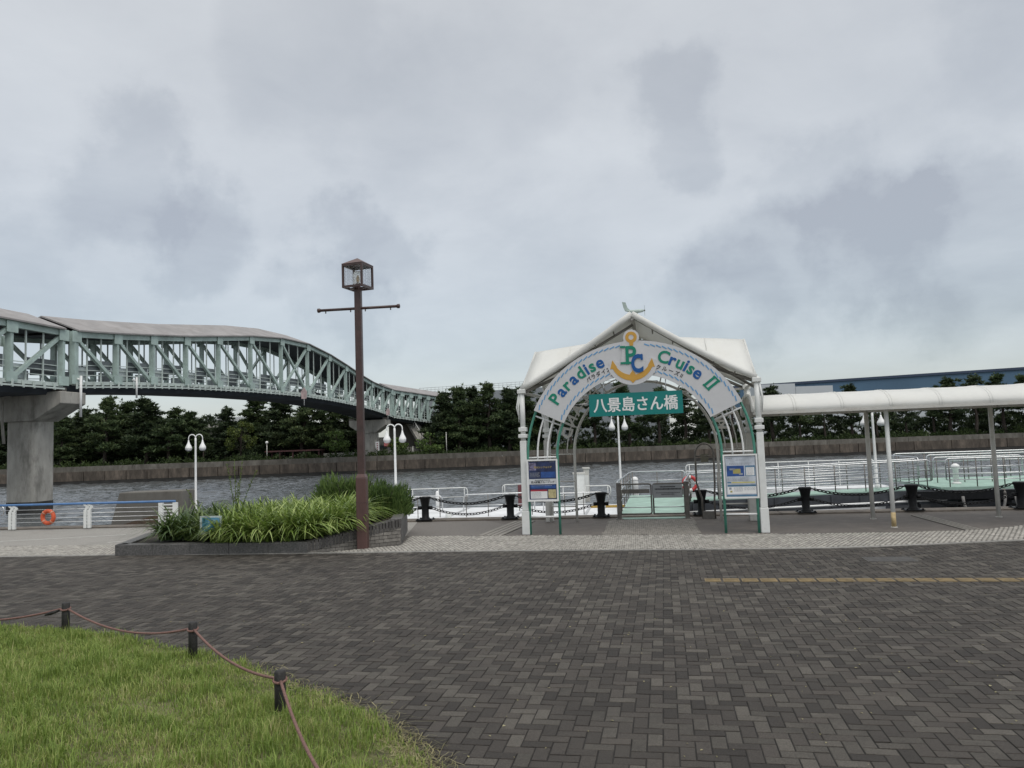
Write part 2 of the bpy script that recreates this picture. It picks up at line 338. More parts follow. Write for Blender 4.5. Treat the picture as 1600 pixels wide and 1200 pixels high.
# herringbone plaza of separate pavers
def herringbone():
    a, b = .225, .1125; A = math.radians(-11.0); ca, sa = math.cos(A), math.sin(A)
    V = []; F = []; VL = []; FL = []
    g = .005
    def poly_ok(x, y):
        if y < 3.0 or y > lerp_line(EC, x)+.12: return False
        if abs(x) > .76*y+2.0: return False
        return True
    # lattice: step (b, b) and (2a, 0) pairs
    for k in range(-240, 240):
        for m_ in range(-70, 70):
            x0 = k*b + m_*2*a; y0 = k*b
            for (rx, ry, w, h) in ((x0, y0, a, b), (x0, y0+b, b, a)):
                cx, cy = rx+w/2, ry+h/2
                X = cx*ca-cy*sa; Y = cx*sa+cy*ca
                if not poly_ok(X, Y): continue
                hx, hy = w/2-g, h/2-g; dz = random.gauss(0, .0011); tx = random.gauss(0, .004); ty = random.gauss(0, .004)
                light = random.random() < .30
                VV, FF = (VL, FL) if light else (V, F)
                q = len(VV)
                for (z, s_) in ((.001, 0), (.0095, 0), (.012, .005)):
                    for (ux, uy) in ((-1,-1),(1,-1),(1,1),(-1,1)):
                        lx = cx+ux*(hx-s_); ly = cy+uy*(hy-s_)
                        zz = z if z < .002 else z+dz+tx*ux*hx*2+ty*uy*hy*2
                        VV.append((lx*ca-ly*sa, lx*sa+ly*ca, zz))
                for t in (0, 4):
                    for e_ in range(4): FF.append((q+t+e_, q+t+(e_+1) % 4, q+t+4+(e_+1) % 4, q+t+4+e_))
                FF.append((q+8, q+9, q+10, q+11))
    o = fast_mesh('plaza_paving', V, F, M_paver); tag(o, 'charcoal herringbone brick paving of the plaza', None, None, 'structure')
    o = fast_mesh('plaza_paving', VL, FL, M_paverl); tag(o, 'worn grey bricks scattered in the herringbone plaza', None, None, 'structure')
herringbone()
sheet('plaza_bed', [(-60, -40), (60, -40), (60, 14)]+[(x, y+.05) for x, y in reversed(EC)], .005, M_joint, 'dark joint sand under the plaza bricks')
# pale sett band along the plaza, and the path to the gate
def setts(name, label, inside, bounds, ang, a, g, z, m, jitter=.004, stagger=True):
    ca, sa = math.cos(ang), math.sin(ang); V = []; F = []; x0, x1, y0, y1 = bounds
    R = int(1.5*max(x1-x0, y1-y0)/a)+2; cxm, cym = (x0+x1)/2, (y0+y1)/2
    for j in range(-R, R):
        for i in range(-R, R):
            lx = (i+(.5 if stagger and j % 2 else 0))*a; ly = j*a
            X = cxm+lx*ca-ly*sa; Y = cym+lx*sa+ly*ca
            if not (x0 < X < x1 and y0 < Y < y1) or not inside(X, Y): continue
            q = len(V); h = a/2-g
            for (zz, s_) in ((z-.02, 0), (z+.004, 0), (z+.010+random.uniform(-.002, .002), .012)):
                for (ux, uy) in ((-1,-1),(1,-1),(1,1),(-1,1)):
                    px_ = lx+ux*(h-s_)+random.uniform(-jitter, jitter); py_ = ly+uy*(h-s_)+random.uniform(-jitter, jitter)
                    V.append((cxm+px_*ca-py_*sa, cym+px_*sa+py_*ca, zz))
            for t in (0, 4):
                for e_ in range(4): F.append((q+t+e_, q+t+(e_+1) % 4, q+t+4+(e_+1) % 4, q+t+4+e_))
            F.append((q+8, q+9, q+10, q+11))
    return tag(fast_mesh(name, V, F, m), label, None, None, 'structure')
in_band = lambda x, y: lerp_line(EC, x)+.16 < y < lerp_line(FC, x)-.06 and not (-9.1 < x < -2.6 and y > 16.4+.45*max(0, x+4.6)+.16*max(0,-4.6-x))
band = [(x, y) for x, y in EC if -31 < x < 17]+[(x, y) for x, y in reversed(FC) if -31 < x < 17]
sheet('paving_band', band, .016, M_settj, 'grey joint bed of the pale sett band')
setts('paving_setts', 'pale stone setts in a curving band beside the plaza', in_band, (-14, 16.4, 14.4, 21), math.radians(-9), .092, .0135, .018, M_sett)
kb = MB()
xs = np.arange(-31, 17, .9)
for xa, xb in zip(xs, xs[1:]):
    ya, yb = lerp_line(EC, xa), lerp_line(EC, xb)
    kb.prism([(xa+.004, ya), (xb-.004, yb), (xb-.004, yb+.13), (xa+.004, ya+.13)], 0, .027)
tag(kb.build('paving_border', mat('border stone', (.27, .26, .24), .75, var=.15, scale=12, island=.15)), 'flat stone border between dark plaza and pale setts', None, None, 'structure')
PA = [(1.95, 17.95), (4.1, 17.4), (4.72, 20.75), (2.55, 21.3)]
def in_poly(poly):
    def f(x, y):
        c = False; n = len(poly)
        for i in range(n):
            (xa, ya), (xb, yb) = poly[i], poly[(i+1) % n]
            if (ya > y) != (yb > y) and x < (xb-xa)*(y-ya)/(yb-ya)+xa: c = not c
        return c
    return f
sheet('path', PA, .006, M_settj, 'bed of the buff path through the pier gate')
setts('path_setts', 'buff stone setts of the path through the pier gate', in_poly(PA), (1.9, 4.8, 17.3, 21.4), math.radians(-9), .10, .011, .010, M_sett2)
def strip(label, a, b, w):
    a = Vector((*a, 0)); b = Vector((*b, 0)); d = (b-a).normalized(); n = Vector((-d.y, d.x, 0))
    t = thing('drain_strip', label, 'drain', group='stone drain strips across the quay apron')
    mb = MB().beam(a+Vector((0, 0, .006)), b+Vector((0, 0, .006)), w, .008); mb.build('drain_bed', M_settj, t)
    for k in range(4):
        o = n*(-w/2+w*(k+.5)/4); MB().beam(a+o+Vector((0, 0, .014)), b+o+Vector((0, 0, .014)), w/4-.035, .012).build('drain_stone', M_sett2, t)
strip('ribbed stone drain strip running from the setts to the kerb left of the pier gate', (-.66, 18.6), (.22, 21.75), .62)
strip('ribbed stone drain strip running under the white covered walkway', (10.2, 19.75), (9.72, 16.5), .36)
# quay kerb and quay face
kerb = MB()
x = -60.0
while x < 60:
    x2 = x+2.4
    kerb.prism([(x+.006, qy(x)), (x2-.006, qy(x2)), (x2-.006+.1, qy(x2)+.62), (x+.006+.1, qy(x)+.62)], -.3, .045)
    x = x2
M_kerb = mat('weathered kerb concrete', (.17, .145, .12), .8, var=.2, scale=3, bump=.4, bscale=30, island=.12, dirt=(.09, .075, .065), dscale=2)
tag(kerb.build('kerb', M_kerb, bevel=.015), 'low weathered concrete kerb along the quay edge', None, None, 'structure')
tag(MB().prism([(-800, qy(-800)+.55), (800, qy(800)+.55), (800, qy(800)-.5), (-800, qy(-800)-.5)], -6, -.31).build('quay_face', M_concd), 'concrete face of the near quay', None, None, 'structure')
# tactile strip and manhole
tp = MB(); a0 = Vector((2.8, 11.92, 0)); a1 = Vector((9.6, 10.62, 0)); d_ = (a1-a0).normalized(); n_ = Vector((-d_.y, d_.x, 0))
bars = MB(); k = 0; sidev = (Vector((math.sin(math.radians(11)), math.cos(math.radians(11)), 0)))
tile = thing('tactile_strip', 'faded yellow tactile guide strip across the dark paving', 'tactile paving')
for k in range(25):
    c = a0+d_*(.15+k*.272); tp.box((c.x, c.y, .0135), (.238, .262, .009), rz=math.atan2(d_.y, d_.x))
    for q in (-.08, -.027, .027, .08):
        cc = c+n_*q; bars.box((cc.x, cc.y, .0195), (.20, .026, .006), rz=math.atan2(d_.y, d_.x))
tp.build('tiles', M_yellow, tile); bars.build('guide_bars', mat('yellow tactile bar', (.25, .185, .09), .6, var=.2, scale=9), tile)
mh = [(5.94, 13.53), (6.72, 13.38), (6.62, 12.88), (5.84, 13.03)]
t = thing('manhole_cover', 'grey metal access cover set flush in the dark plaza', 'manhole cover')
MB().prism(mh, 0, .020).build('frame', mat('manhole frame', (.09, .085, .08), .8), t, .004)
cxm = sum(p[0] for p in mh)/4; cym = sum(p[1] for p in mh)/4
MB().prism([(cxm+(p[0]-cxm)*.93, cym+(p[1]-cym)*.90) for p in mh], .0, .0235).build('lid', mat('grey lid', (.075, .072, .07), .85, var=.2, scale=12, bump=.4, bscale=80), t)
# ================================================================== WATER AND FAR BANK
WZ = -1.7
def water():
    xs = np.concatenate([[-900, -300], np.linspace(-104, 112, 860), [300, 900]]); ys = np.concatenate([[-150], np.linspace(19, 132, 620), [200]])
    X, Y = np.meshgrid(xs, ys); Z = np.zeros_like(X)
    r = np.random.default_rng(3)
    for i in range(46):
        lam = .75*1.068**(i % 24)*r.uniform(.85, 1.2); th = r.normal(1.4, .5); k = 2*PI/lam
        amp = .0135*lam**.9
        ph = k*(X*math.cos(th)+Y*math.sin(th))+r.uniform(0, 6.28)
        env = .5+.5*np.sin(X*r.uniform(.05, .22)+Y*r.uniform(.05, .2)+r.uniform(0, 6))
        Z += amp*env*(1-np.abs(np.sin(ph/2))*2)
    Z *= (np.abs(X) < 110)*(Y > 20)*(Y < 131)
    V = np.stack([X, Y, Z+WZ], -1).reshape(-1, 3); nx, ny = len(xs), len(ys)
    idx = np.arange(nx*ny).reshape(ny, nx)
    F = np.stack([idx[:-1, :-1], idx[:-1, 1:], idx[1:, 1:], idx[1:, :-1]], -1).reshape(-1, 4)
    m = bpy.data.materials.new('harbour water'); m.use_nodes = True; N = m.node_tree.nodes; L = m.node_tree.links; b = N['Principled BSDF']
    b.inputs['Base Color'].default_value = (.075, .082, .085, 1); b.inputs['Roughness'].default_value = .05; b.inputs['IOR'].default_value = 1.38
    tc = N.new('ShaderNodeTexCoord'); mp = N.new('ShaderNodeMapping'); mp.inputs['Scale'].default_value = (1.0, 1.7, 1); L.new(tc.outputs['Object'], mp.inputs[0])
    n1 = N.new('ShaderNodeTexNoise'); n1.inputs['Scale'].default_value = 2.2; n1.inputs['Detail'].default_value = 6; n1.inputs['Roughness'].default_value = .6; L.new(mp.outputs[0], n1.inputs[0])
    bp = N.new('ShaderNodeBump'); bp.inputs['Strength'].default_value = 1.0; bp.inputs['Distance'].default_value = .07
    L.new(n1.outputs[0], bp.inputs['Height']); L.new(bp.outputs[0], b.inputs['Normal'])
    o = fast_mesh('water', V, F, m, smooth=True); tag(o, 'choppy grey harbour water of the channel', None, None, 'structure')
water()
wl = lambda x: 124.6+.065*x                    # far sea wall line
WT = .9
def sea_wall():
    t = thing('sea_wall', 'long weathered concrete sea wall on the far bank of the channel', 'sea wall')
    low = MB(); cap = MB(); tide = MB(); x = -260.0
    r = random.Random(4)
    while x < 300:
        w = r.choice((3.2, 3.2, 3.2, 4.4, 6.5)); y0, y1 = wl(x), wl(x+w)
        low.prism([(x+.06, y0-r.uniform(0, .06)), (x+w-.06, y1-r.uniform(0, .06)), (x+w-.06, y1+1.5), (x+.06, y0+1.5)], -1.32, .12)
        x += w
    x = -260.0
    while x < 300:
        w = r.choice((10, 14, 20)); y0, y1 = wl(x), wl(x+w)
        cap.prism([(x+.03, y0+.22), (x+w-.03, y1+.22), (x+w-.03, y1+1.2), (x+.03, y0+1.2)], .08, WT+r.uniform(-.03, .03))
        x += w
    tide.prism([(-260, wl(-260)-.12), (300, wl(300)-.12), (300, wl(300)+1.3), (-260, wl(-260)+1.3)], -4, -1.36)
    M1 = mat('sea wall panels', (.15, .122, .098), .85, var=.28, scale=1.1, bump=.3, bscale=3, streak=.35, island=.12, dirt=(.055, .045, .036), dscale=1.0, dlo=.36, dhi=.62)
    M2 = mat('sea wall coping', (.17, .158, .138), .85, var=.2, scale=.5, island=.12, streak=.4, dirt=(.08, .072, .06), dscale=1.2, dlo=.4, dhi=.66)
    M3 = mat('tide line algae', (.026, .024, .021), .6, var=.3, scale=.6)
    low.build('wall_panels', M1, t); cap.build('coping', M2, t); tide.build('tide_band', M3, t)
    MB().prism([(-260, wl(-260)+.3), (300, wl(300)+.3), (300, wl(300)+1.0), (-260, wl(-260)+1.0)], -1, .1).build('wall_core', M_concd, t)
sea_wall()
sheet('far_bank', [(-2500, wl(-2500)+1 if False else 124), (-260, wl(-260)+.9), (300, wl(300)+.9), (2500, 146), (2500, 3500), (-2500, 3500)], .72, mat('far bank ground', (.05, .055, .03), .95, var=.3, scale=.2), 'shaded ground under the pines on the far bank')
# ================================================================== PINES
def tuft_cloud(pads, per, size, r, spread=.5):
    V = []; F = []
    for (c, rx, rz) in pads:
        n = int(per*rx*rx)
        for i in range(n):
            u = r.normal(size=3); u /= np.linalg.norm(u); u *= r.uniform(.35, 1)**.6
            p = np.array([c[0]+u[0]*rx, c[1]+u[1]*rx, c[2]+abs(u[2])*rz*(1 if r.random() < .8 else -.6)])
            for k in range(3):
                d = np.array([u[0]*.5, u[1]*.5, .45])+r.normal(size=3)*spread; d /= np.linalg.norm(d)
                s = np.cross(d, r.normal(size=3)); s /= np.linalg.norm(s)+1e-6
                l = size*r.uniform(.6, 1.3); w = l*.22; q = len(V)
                V += [p-s*w, p+s*w, p+d*l]; F.append((q, q+1, q+2))
    return V, F
def make_pine(seed, H, wide, lowest, npads, dens, mt, pointed=.5):
    r = np.random.default_rng(seed); pads = []; br = MB(); lean = r.normal(size=2)*.35
    trunk = [(lean[0]*(k/8)**2+.12*math.sin(k*1.3+seed), lean[1]*(k/8)**2, H*.97*k/8) for k in range(9)]
    br.tube(trunk, [.24*(1-k/9.5)+.02 for k in range(9)], 7)
    for i in range(npads):
        f = lowest+(1-lowest)*((i+.5)/npads); z = H*f
        L = wide*(1-((f-lowest)/(1-lowest))**1.5*(1-.12*(1-pointed)))*r.uniform(.45, 1.05)+.15
        if f < lowest+.18: L *= .8
        a = i*2.4+r.normal()*.5; tx, ty, tz = [np.interp(f*8, range(9), [p[j] for p in trunk]) for j in range(3)]
        e = (tx+L*math.cos(a), ty+L*math.sin(a), z+L*.10)
        br.tube([(tx, ty, z-.3), ((tx+e[0])/2, (ty+e[1])/2, z-.05), e], [.07, .05, .02], 5)
        pr = r.uniform(.6, 1.15)*(1.15-.5*f)
        pads.append((e, pr, pr*.62)); pads.append((((tx*.45+e[0]*.55), (ty*.45+e[1]*.55), z+.1), pr*.9, pr*.6))
        if r.random() < .6: pads.append(((e[0]+r.normal()*.6, e[1]+r.normal()*.6, e[2]+r.normal()*.2), pr*.7, pr*.36))
    for k in range(5): pads.append(((trunk[8][0]+r.normal()*.22, trunk[8][1]+r.normal()*.22, H*.90+k*.03*H), .5-.07*k, .55))
    V, F = tuft_cloud(pads, dens*1.6, .44, r)
    root = thing('pine_tree', 'pine', 'pine tree')
    br.build('trunk', M_bark, root)
    fast_mesh('crown', V, F, mt, root)
    return root
protos = [make_pine(11, 10, 2.7, .16, 26, 62, M_pine), make_pine(12, 10, 2.4, .12, 28, 62, M_pine2, .8), make_pine(13, 10, 3.0, .2, 24, 60, M_pine),
          make_pine(14, 10, 2.9, .36, 19, 52, M_pine2), make_pine(15, 10, 3.2, .42, 17, 48, M_pine), make_pine(16, 10, 2.3, .3, 19, 52, M_pine2, .9)]
used = [False]*6
TREES = [  # px, top y, depth, kind, label
 (-6, 640, 131, 1, 'dark pine at the left edge of the photo, beyond the near bridge pier'),
 (96, 652, 130, 0, 'dark pine just right of the near bridge pier, low beneath its cap'),
 (128, 640, 133, 1, 'pine below the white drainpipe at the end of the near pier cap'),
 (165, 622, 131, 2, 'broad pine under the first two bridge panels, first of the clump right of the pier'),
 (197, 630, 136, 0, 'bushy pine in the middle of the clump under the near half of the bridge'),
 (228, 624, 132, 1, 'pine with a ragged top under the third bridge panel'),
 (262, 640, 131, 2, 'rounded pine under the fourth bridge panel, left of the white twin globe lamp'),
 (296, 645, 134, 0, 'pine rising behind the head of the twin globe lamp beside the planter'),
 (318, 676, 130, 4, 'low pine with spreading twigs in front of the pale viaduct'),
 (353, 638, 135, 5, 'slim pointed pine just right of the pale viaduct gap'),
 (404, 622, 138, 0, 'pine standing behind the yellow green tree under the bridge'),
 (438, 622, 134, 1, 'dark pine above the dark red pergola on the far bank'),
 (470, 622, 132, 2, 'wide pine above the right end of the dark red pergola'),
 (504, 622, 133, 0, 'pine left of the brown lamp post, below the middle of the bridge'),
 (540, 622, 137, 1, 'pine half hidden behind the brown lamp post'),
 (692, 614, 133, 1, 'dark pine touching the far end of the covered bridge'),
 (718, 606, 132, 0, 'pointed pine, first tall one right of the covered bridge end'),
 (738, 607, 136, 5, 'slim tufted pine between the bridge end and the gate, before the grey warehouse'),
 (764, 602, 133, 2, 'tallest pine between the bridge end and the white gate'),
 (796, 608, 132, 1, 'bushy pine just left of the white gate left post'),
 (824, 606, 135, 0, 'pine right behind the white gate left post'),
 (856, 610, 133, 3, 'pine seen through the left legs of the gate arch'),
 (893, 614, 133, 4, 'airy pine seen through the arch left of the teal sign'),
 (930, 610, 135, 3, 'pine behind the left end of the teal hanging sign'),
 (985, 598, 133, 2, 'full pine above the middle of the teal hanging sign'),
 (1030, 606, 132, 4, 'open branched pine behind the right end of the teal hanging sign'),
 (1072, 606, 136, 3, 'pine seen through the arch just right of the teal sign'),
 (1108, 612, 133, 5, 'slim pine behind the tubular hoop by the pier gangway'),
 (1146, 608, 133, 4, 'airy pine behind the right legs of the gate arch'),
 (1208, 604, 135, 3, 'pine just right of the white gate right post, over the walkway roof'),
 (1252, 624, 133, 4, 'low airy pine under the walkway roof near the gate'),
 (1290, 622, 134, 3, 'pine beneath the second roof bay of the covered walkway'),
 (1332, 602, 134, 5, 'pine whose round top just shows over the middle of the walkway roof'),
 (1372, 620, 132, 4, 'pine behind the pair of walkway posts'),
 (1418, 618, 134, 3, 'pine right of the yellow footed walkway post'),
 (1462, 610, 136, 4, 'open pine beneath the walkway roof right of centre'),
 (1488, 592, 134, 5, 'pine showing a small tuft over the walkway roof before the blue warehouse'),
 (1528, 586, 133, 3, 'tall pine over the walkway roof, behind the slim right walkway post'),
 (1572, 584, 134, 4, 'tall pine over the walkway roof near the right edge of the photo'),
 (1612, 588, 133, 2, 'pine at the right edge of the photo, cut by the frame')]
rt = random.Random(5)
for (px, ty, Y, kd, lab) in TREES:
    top = D(px, ty, Y); base = D(px, 690, Y); h = top.z-.75
    if not used[kd]: o = protos[kd]; used[kd] = True
    else: o = copy_tree(protos[kd])
    s = h/10.2; w_ = s*rt.uniform(1.15, 1.4)*(1.1 if px < 560 else 1.0); o.location = (base.x, Y, .7); o.scale = (w_, w_, s); o.rotation_euler = (0, 0, rt.uniform(0, 6.28))
    tag(o, lab, 'pine tree', 'pines along the far bank')
# dense wood behind the left and middle trees
def wood():
    r = np.random.default_rng(21); pads = []
    for (xa, xb, top) in ((60, 330, 655), (345, 560, 662), (665, 850, 640), (-60, 20, 660), (-640, -60, 655)):
        for i in range(int((xb-xa)*1.7)):
            px = r.uniform(xa, xb); Y = r.uniform(138, 146); zt = D(px, top+r.uniform(-4, 16), Y).z
            z = r.uniform(.3, 1)**1.15*zt; P = D(px, 690, Y); pads.append(((P.x, Y, z), r.uniform(.9, 1.5), .7))
    for i in range(620):
        px = r.uniform(-60, 860); Y = r.uniform(133.5, 140); P = D(px, 690, Y)
        if 498 < px < 668: continue
        pads.append(((P.x, Y, r.uniform(.5, 3.2)), r.uniform(.8, 1.3), .8))
    for (xa, xb, top) in ((850, 1700, 668),):
        for i in range(620):
            px = r.uniform(xa, xb); Y = r.uniform(138, 146); zt = D(px, top+r.uniform(-24, 14)-(px-850)*.028, Y).z
            z = zt*r.uniform(.15, 1)**1.3; P = D(px, 690, Y); pads.append(((P.x, Y, z), r.uniform(.7, 1.2), .6))
    V, F = tuft_cloud(pads, 40, .6, r)
    tag(fast_mesh('wood', V, F, M_pine2), 'dark mass of pines further back on the far bank', 'wood', None, 'stuff')
    pads = []
    for i in range(520):
        x = r.uniform(-95, 105); y = wl(x)+r.uniform(1.4, 4.0)
        pads.append(((x, y, .7), r.uniform(.5, 1.0), r.uniform(.4, 1.5)))
    V, F = tuft_cloud(pads, 34, .4, r)
    tag(fast_mesh('undergrowth', V, F, leafmat('undergrowth', [(.1, (.014, .028, .010)), (.5, (.035, .06, .018)), (.9, (.07, .10, .03))], nscale=.3)), 'low undergrowth along the top of the sea wall', 'undergrowth', None, 'stuff')
wood()
def leaf_cloud(pads, per, size, r):
    V = []; F = []
    for (c, rx, rz) in pads:
        for i in range(int(per*rx*rx)):
            u = r.normal(size=3); u /= np.linalg.norm(u); u *= r.uniform(.3, 1)**.5; p = np.array(c)+u*np.array([rx, rx, rz])
            d = r.normal(size=3); d /= np.linalg.norm(d); s = np.cross(d, r.normal(size=3)); s /= np.linalg.norm(s)+1e-6; l = size*r.uniform(.6, 1.2); q = len(V)
            V += [p-d*l, p+s*l*.5, p+d*l, p-s*l*.5]; F.append((q, q+1, q+2, q+3))
    return V, F
def broadleaf(px, ty, by, Y, width, m, label):
    r = np.random.default_rng(px); top = D(px, ty, Y); base = D(px, by, Y); h = top.z-base.z
    t = thing('broadleaf_tree', label, 'tree', (base.x, Y, base.z)); br = MB(); br.tube([(0, 0, -.5), (.1, 0, h*.5), (.05, .1, h*.85)], [.16, .12, .04], 6); pads = []
    for i in range(22):
        a = r.uniform(0, 6.28); f = r.uniform(.25, 1); rr = width*.5*math.sqrt(max(0.05, 1-((f-.55)/.5)**2))*r.uniform(.4, 1); e = (rr*math.cos(a), rr*math.sin(a), h*f-.3)
        br.tube([(0, 0, h*f*.6), e], [.05, .015], 5); pads.append((e, r.uniform(.5, .85), .5))
    br.build('trunk', M_bark, t); V, F = leaf_cloud(pads, 130, .2, r); fast_mesh('crown', V, F, m, t)
broadleaf(376, 660, 712, 128, 5.6, M_yleaf, 'yellow green broadleaf tree in front of the pines under the bridge')
broadleaf(525, 672, 708, 129, 4.0, M_shrub, 'small dark leafy tree in front of the pale building, left of the brown lamp')
broadleaf(622, 684, 706, 131, 2.6, M_shrub, 'small leafy tree right of the far bridge pier, by the red awning')
broadleaf(672, 676, 715, 130, 5.0, M_shrub, 'low leafy tree at the foot of the bridge stairs')
# ================================================================== BRIDGE
An = Vector((-37.0, 60.0, 0)); Af = Vector((-23.9, 129.5, 0)); BE = (Af-An).normalized(); BN = Vector((BE.y, -BE.x, 0)); HW = 3.0
UU = [0, 4.7, 9.4, 14.4, 20, 26.4, 33.5, 40.6, 47.2, 53, 58.3, 63.3, 68, 72.2]
ZT = [12.0, 12.4, 12.9, 13.45, 14.2, 15.05, 15.7, 15.84, 15.15, 14.22, 13.25, 12.5, 12.1, 11.9]
ZB = [8.14, 8.46, 8.74, 8.98, 9.16, 9.36, 9.47, 9.52, 9.4, 9.2, 8.95, 8.65, 8.25, 7.75]
def BP(u, s, z): p = An+BE*u+BN*s; return Vector((p.x, p.y, z))
def truss_span(name, label, P, us, zt, zb, diag, extras=True):
    """P(u, s, z) gives a point; one covered truss span with all of its parts"""
    t = thing(name, label, 'bridge', group='spans of the covered footbridge')
    n = len(us); deck = MB(); under = MB(); roof = MB(); fascia = MB(); ceil = MB()
    for i in range(n-1):
        a, b = us[i], us[i+1]
        deck.add([P(a, -HW, zb[i]), P(b, -HW, zb[i+1]), P(b, HW, zb[i+1]), P(a, HW, zb[i])], [(0, 3, 2, 1)])
        w = HW-.25
        vs = []
        for (u, z) in ((a, zb[i]), (b, zb[i+1])):
            for (s, dz) in ((-w, -.05), (w, -.05), (w-.5, -.85), (-w+.5, -.85)): vs.append(P(u, s, z+dz))
        under.add(vs, [(0, 1, 5, 4), (1, 2, 6, 5), (2, 3, 7, 6), (3, 0, 4, 7), (0, 3, 2, 1), (4, 5, 6, 7)])
        vs = []
        for (u, z) in ((a, zt[i]), (b, zt[i+1])):
            for (s, dz) in ((HW+.45, .20), (0, 1.55), (-HW-.45, .20), (-HW-.45, .08), (0, 1.43), (HW+.45, .08)): vs.append(P(u, s, z+dz))
        roof.add(vs, [(k, (k+1) % 6, 6+(k+1) % 6, 6+k) for k in range(6)]+[(5, 4, 3, 2, 1, 0), (6, 7, 8, 9, 10, 11)])
        ceil.add([P(a, -HW, zt[i]+.02), P(b, -HW, zt[i+1]+.02), P(b, HW, zt[i+1]+.02), P(a, HW, zt[i]+.02)], [(0, 1, 2, 3)])
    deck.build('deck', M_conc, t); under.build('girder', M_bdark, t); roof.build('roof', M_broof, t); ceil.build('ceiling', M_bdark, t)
    for s in (HW, -HW):
        ch = MB(); lo = MB(); rail = MB()
        for i in range(n-1):
            a, b = us[i], us[i+1]
            ch.beam(P(a, s, zt[i]-.1), P(b, s, zt[i+1]-.1), .34, .5); lo.beam(P(a, s, zb[i]-.12), P(b, s, zb[i+1]-.12), .36, .28)
            lo.beam(P(a, s*1.1, zb[i]-.42), P(b, s*1.1, zb[i+1]-.42), .1, .12)
            k = max(3, int((b-a)/.9))
            for q in range(k):
                u = a+(b-a)*q/k; z = zb[i]+(zb[i+1]-zb[i])*q/k; lo.beam(P(u, s*1.1, z-.02), P(u, s*1.1, z-.55), .12, .12)
            for hh in (.55, .95, 1.35): rail.beam(P(a, s*.93, zb[i]+hh), P(b, s*.93, zb[i+1]+hh), .06, .06)
            for q in (1, 2):
                u = a+(b-a)*q/3; z0 = zb[i]+(zb[i+1]-zb[i])*q/3; z1 = zt[i]+(zt[i+1]-zt[i])*q/3
                MB().beam(P(u, s*.95, z0), P(u, s*.95, z1), .10, .10).build('mullion', M_bsteel2, t)
            for (f0, f1, h0, h1, mm) in ((.40, .95, .85, 1.75, ('dark_screen', M_bpanel)), (.06, .36, .15, 1.2, ('pale_screen', M_bpanel2))):
                u0, u1 = a+(b-a)*f0, a+(b-a)*f1; za = zb[i]+(zb[i+1]-zb[i])*f0; zc = zb[i]+(zb[i+1]-zb[i])*f1
                MB().slab([P(u0, s*.90, za+h0), P(u1, s*.90, zc+h0), P(u1, s*.90, zc+h1), P(u0, s*.90, za+h1)], .04).build(mm[0], mm[1], t)
        for i in range(n):
            dv = (P(us[min(i+1, n-1)], 0, 0)-P(us[max(i-1, 0)], 0, 0)).normalized()
            for (z_, hh_) in ((zt[i]-.32, .85), (zb[i]+.18, .7)):
                c_ = P(us[i], s*1.085, z_); MB().beam(c_-dv*.48, c_+dv*.48, .05, hh_).build('gusset_plate', M_bsteel, t)
            w = .52 if (i in (0,) and extras) else .30
            MB().beam(P(us[i], s, zb[i]-.2), P(us[i], s, zt[i]+.1), w, .42).build('truss_post', M_bsteel, t)
        ch.build('top_chord', M_bsteel, t); lo.build('bottom_chord', M_bsteel2, t); rail.build('handrail', M_bsteel2, t)
        for i in range(n-1):
            a, b = us[i], us[i+1]
            for dd in diag(i):
                if dd == '\\': MB().beam(P(a+.25, s, zt[i]-.5), P(b-.2, s, zb[i+1]+.1), .27, .26).build('truss_diagonal', M_bsteel, t)
                else: MB().beam(P(a+.2, s, zb[i]+.1), P(b-.25, s, zt[i+1]-.5), .27, .26).build('truss_diagonal', M_bsteel, t)
    return t
bm_ = truss_span('covered_footbridge', 'arched pale green covered truss bridge span over the channel', BP, UU, ZT, ZB, lambda i: ('\\',) if i < 6 else (('\\', '/') if i == 6 else ('/',)))
un = [-24.7, -20.05, -15.4, -10.75, -6.1, -1.3]
truss_span('covered_footbridge', 'flat pale green covered bridge span left of the near pier', BP, un, [11.95]*6, [7.75, 7.8, 7.85, 7.9, 7.92, 7.94], lambda i: ('/',))
fa = BP(73, HW, 0); fb = D(681, 640, 140); FE = Vector((fb.x-fa.x, fb.y-fa.y, 0)); FL = FE.length; FE.normalize(); FN = Vector((FE.y, -FE.x, 0))
def FP(u, s, z): p = fa+FE*u+FN*(s-HW); return Vector((p.x, p.y, z))
k = 5; uf = [FL*i/k for i in range(k+1)]+[FL*1.2, FL*1.4]
truss_span('covered_footbridge', 'short pale green covered bridge span landing among the far pines', FP, uf, [11.85-.16*i for i in range(k+3)], [7.7-.2*i for i in range(k+3)], lambda i: ('/',))
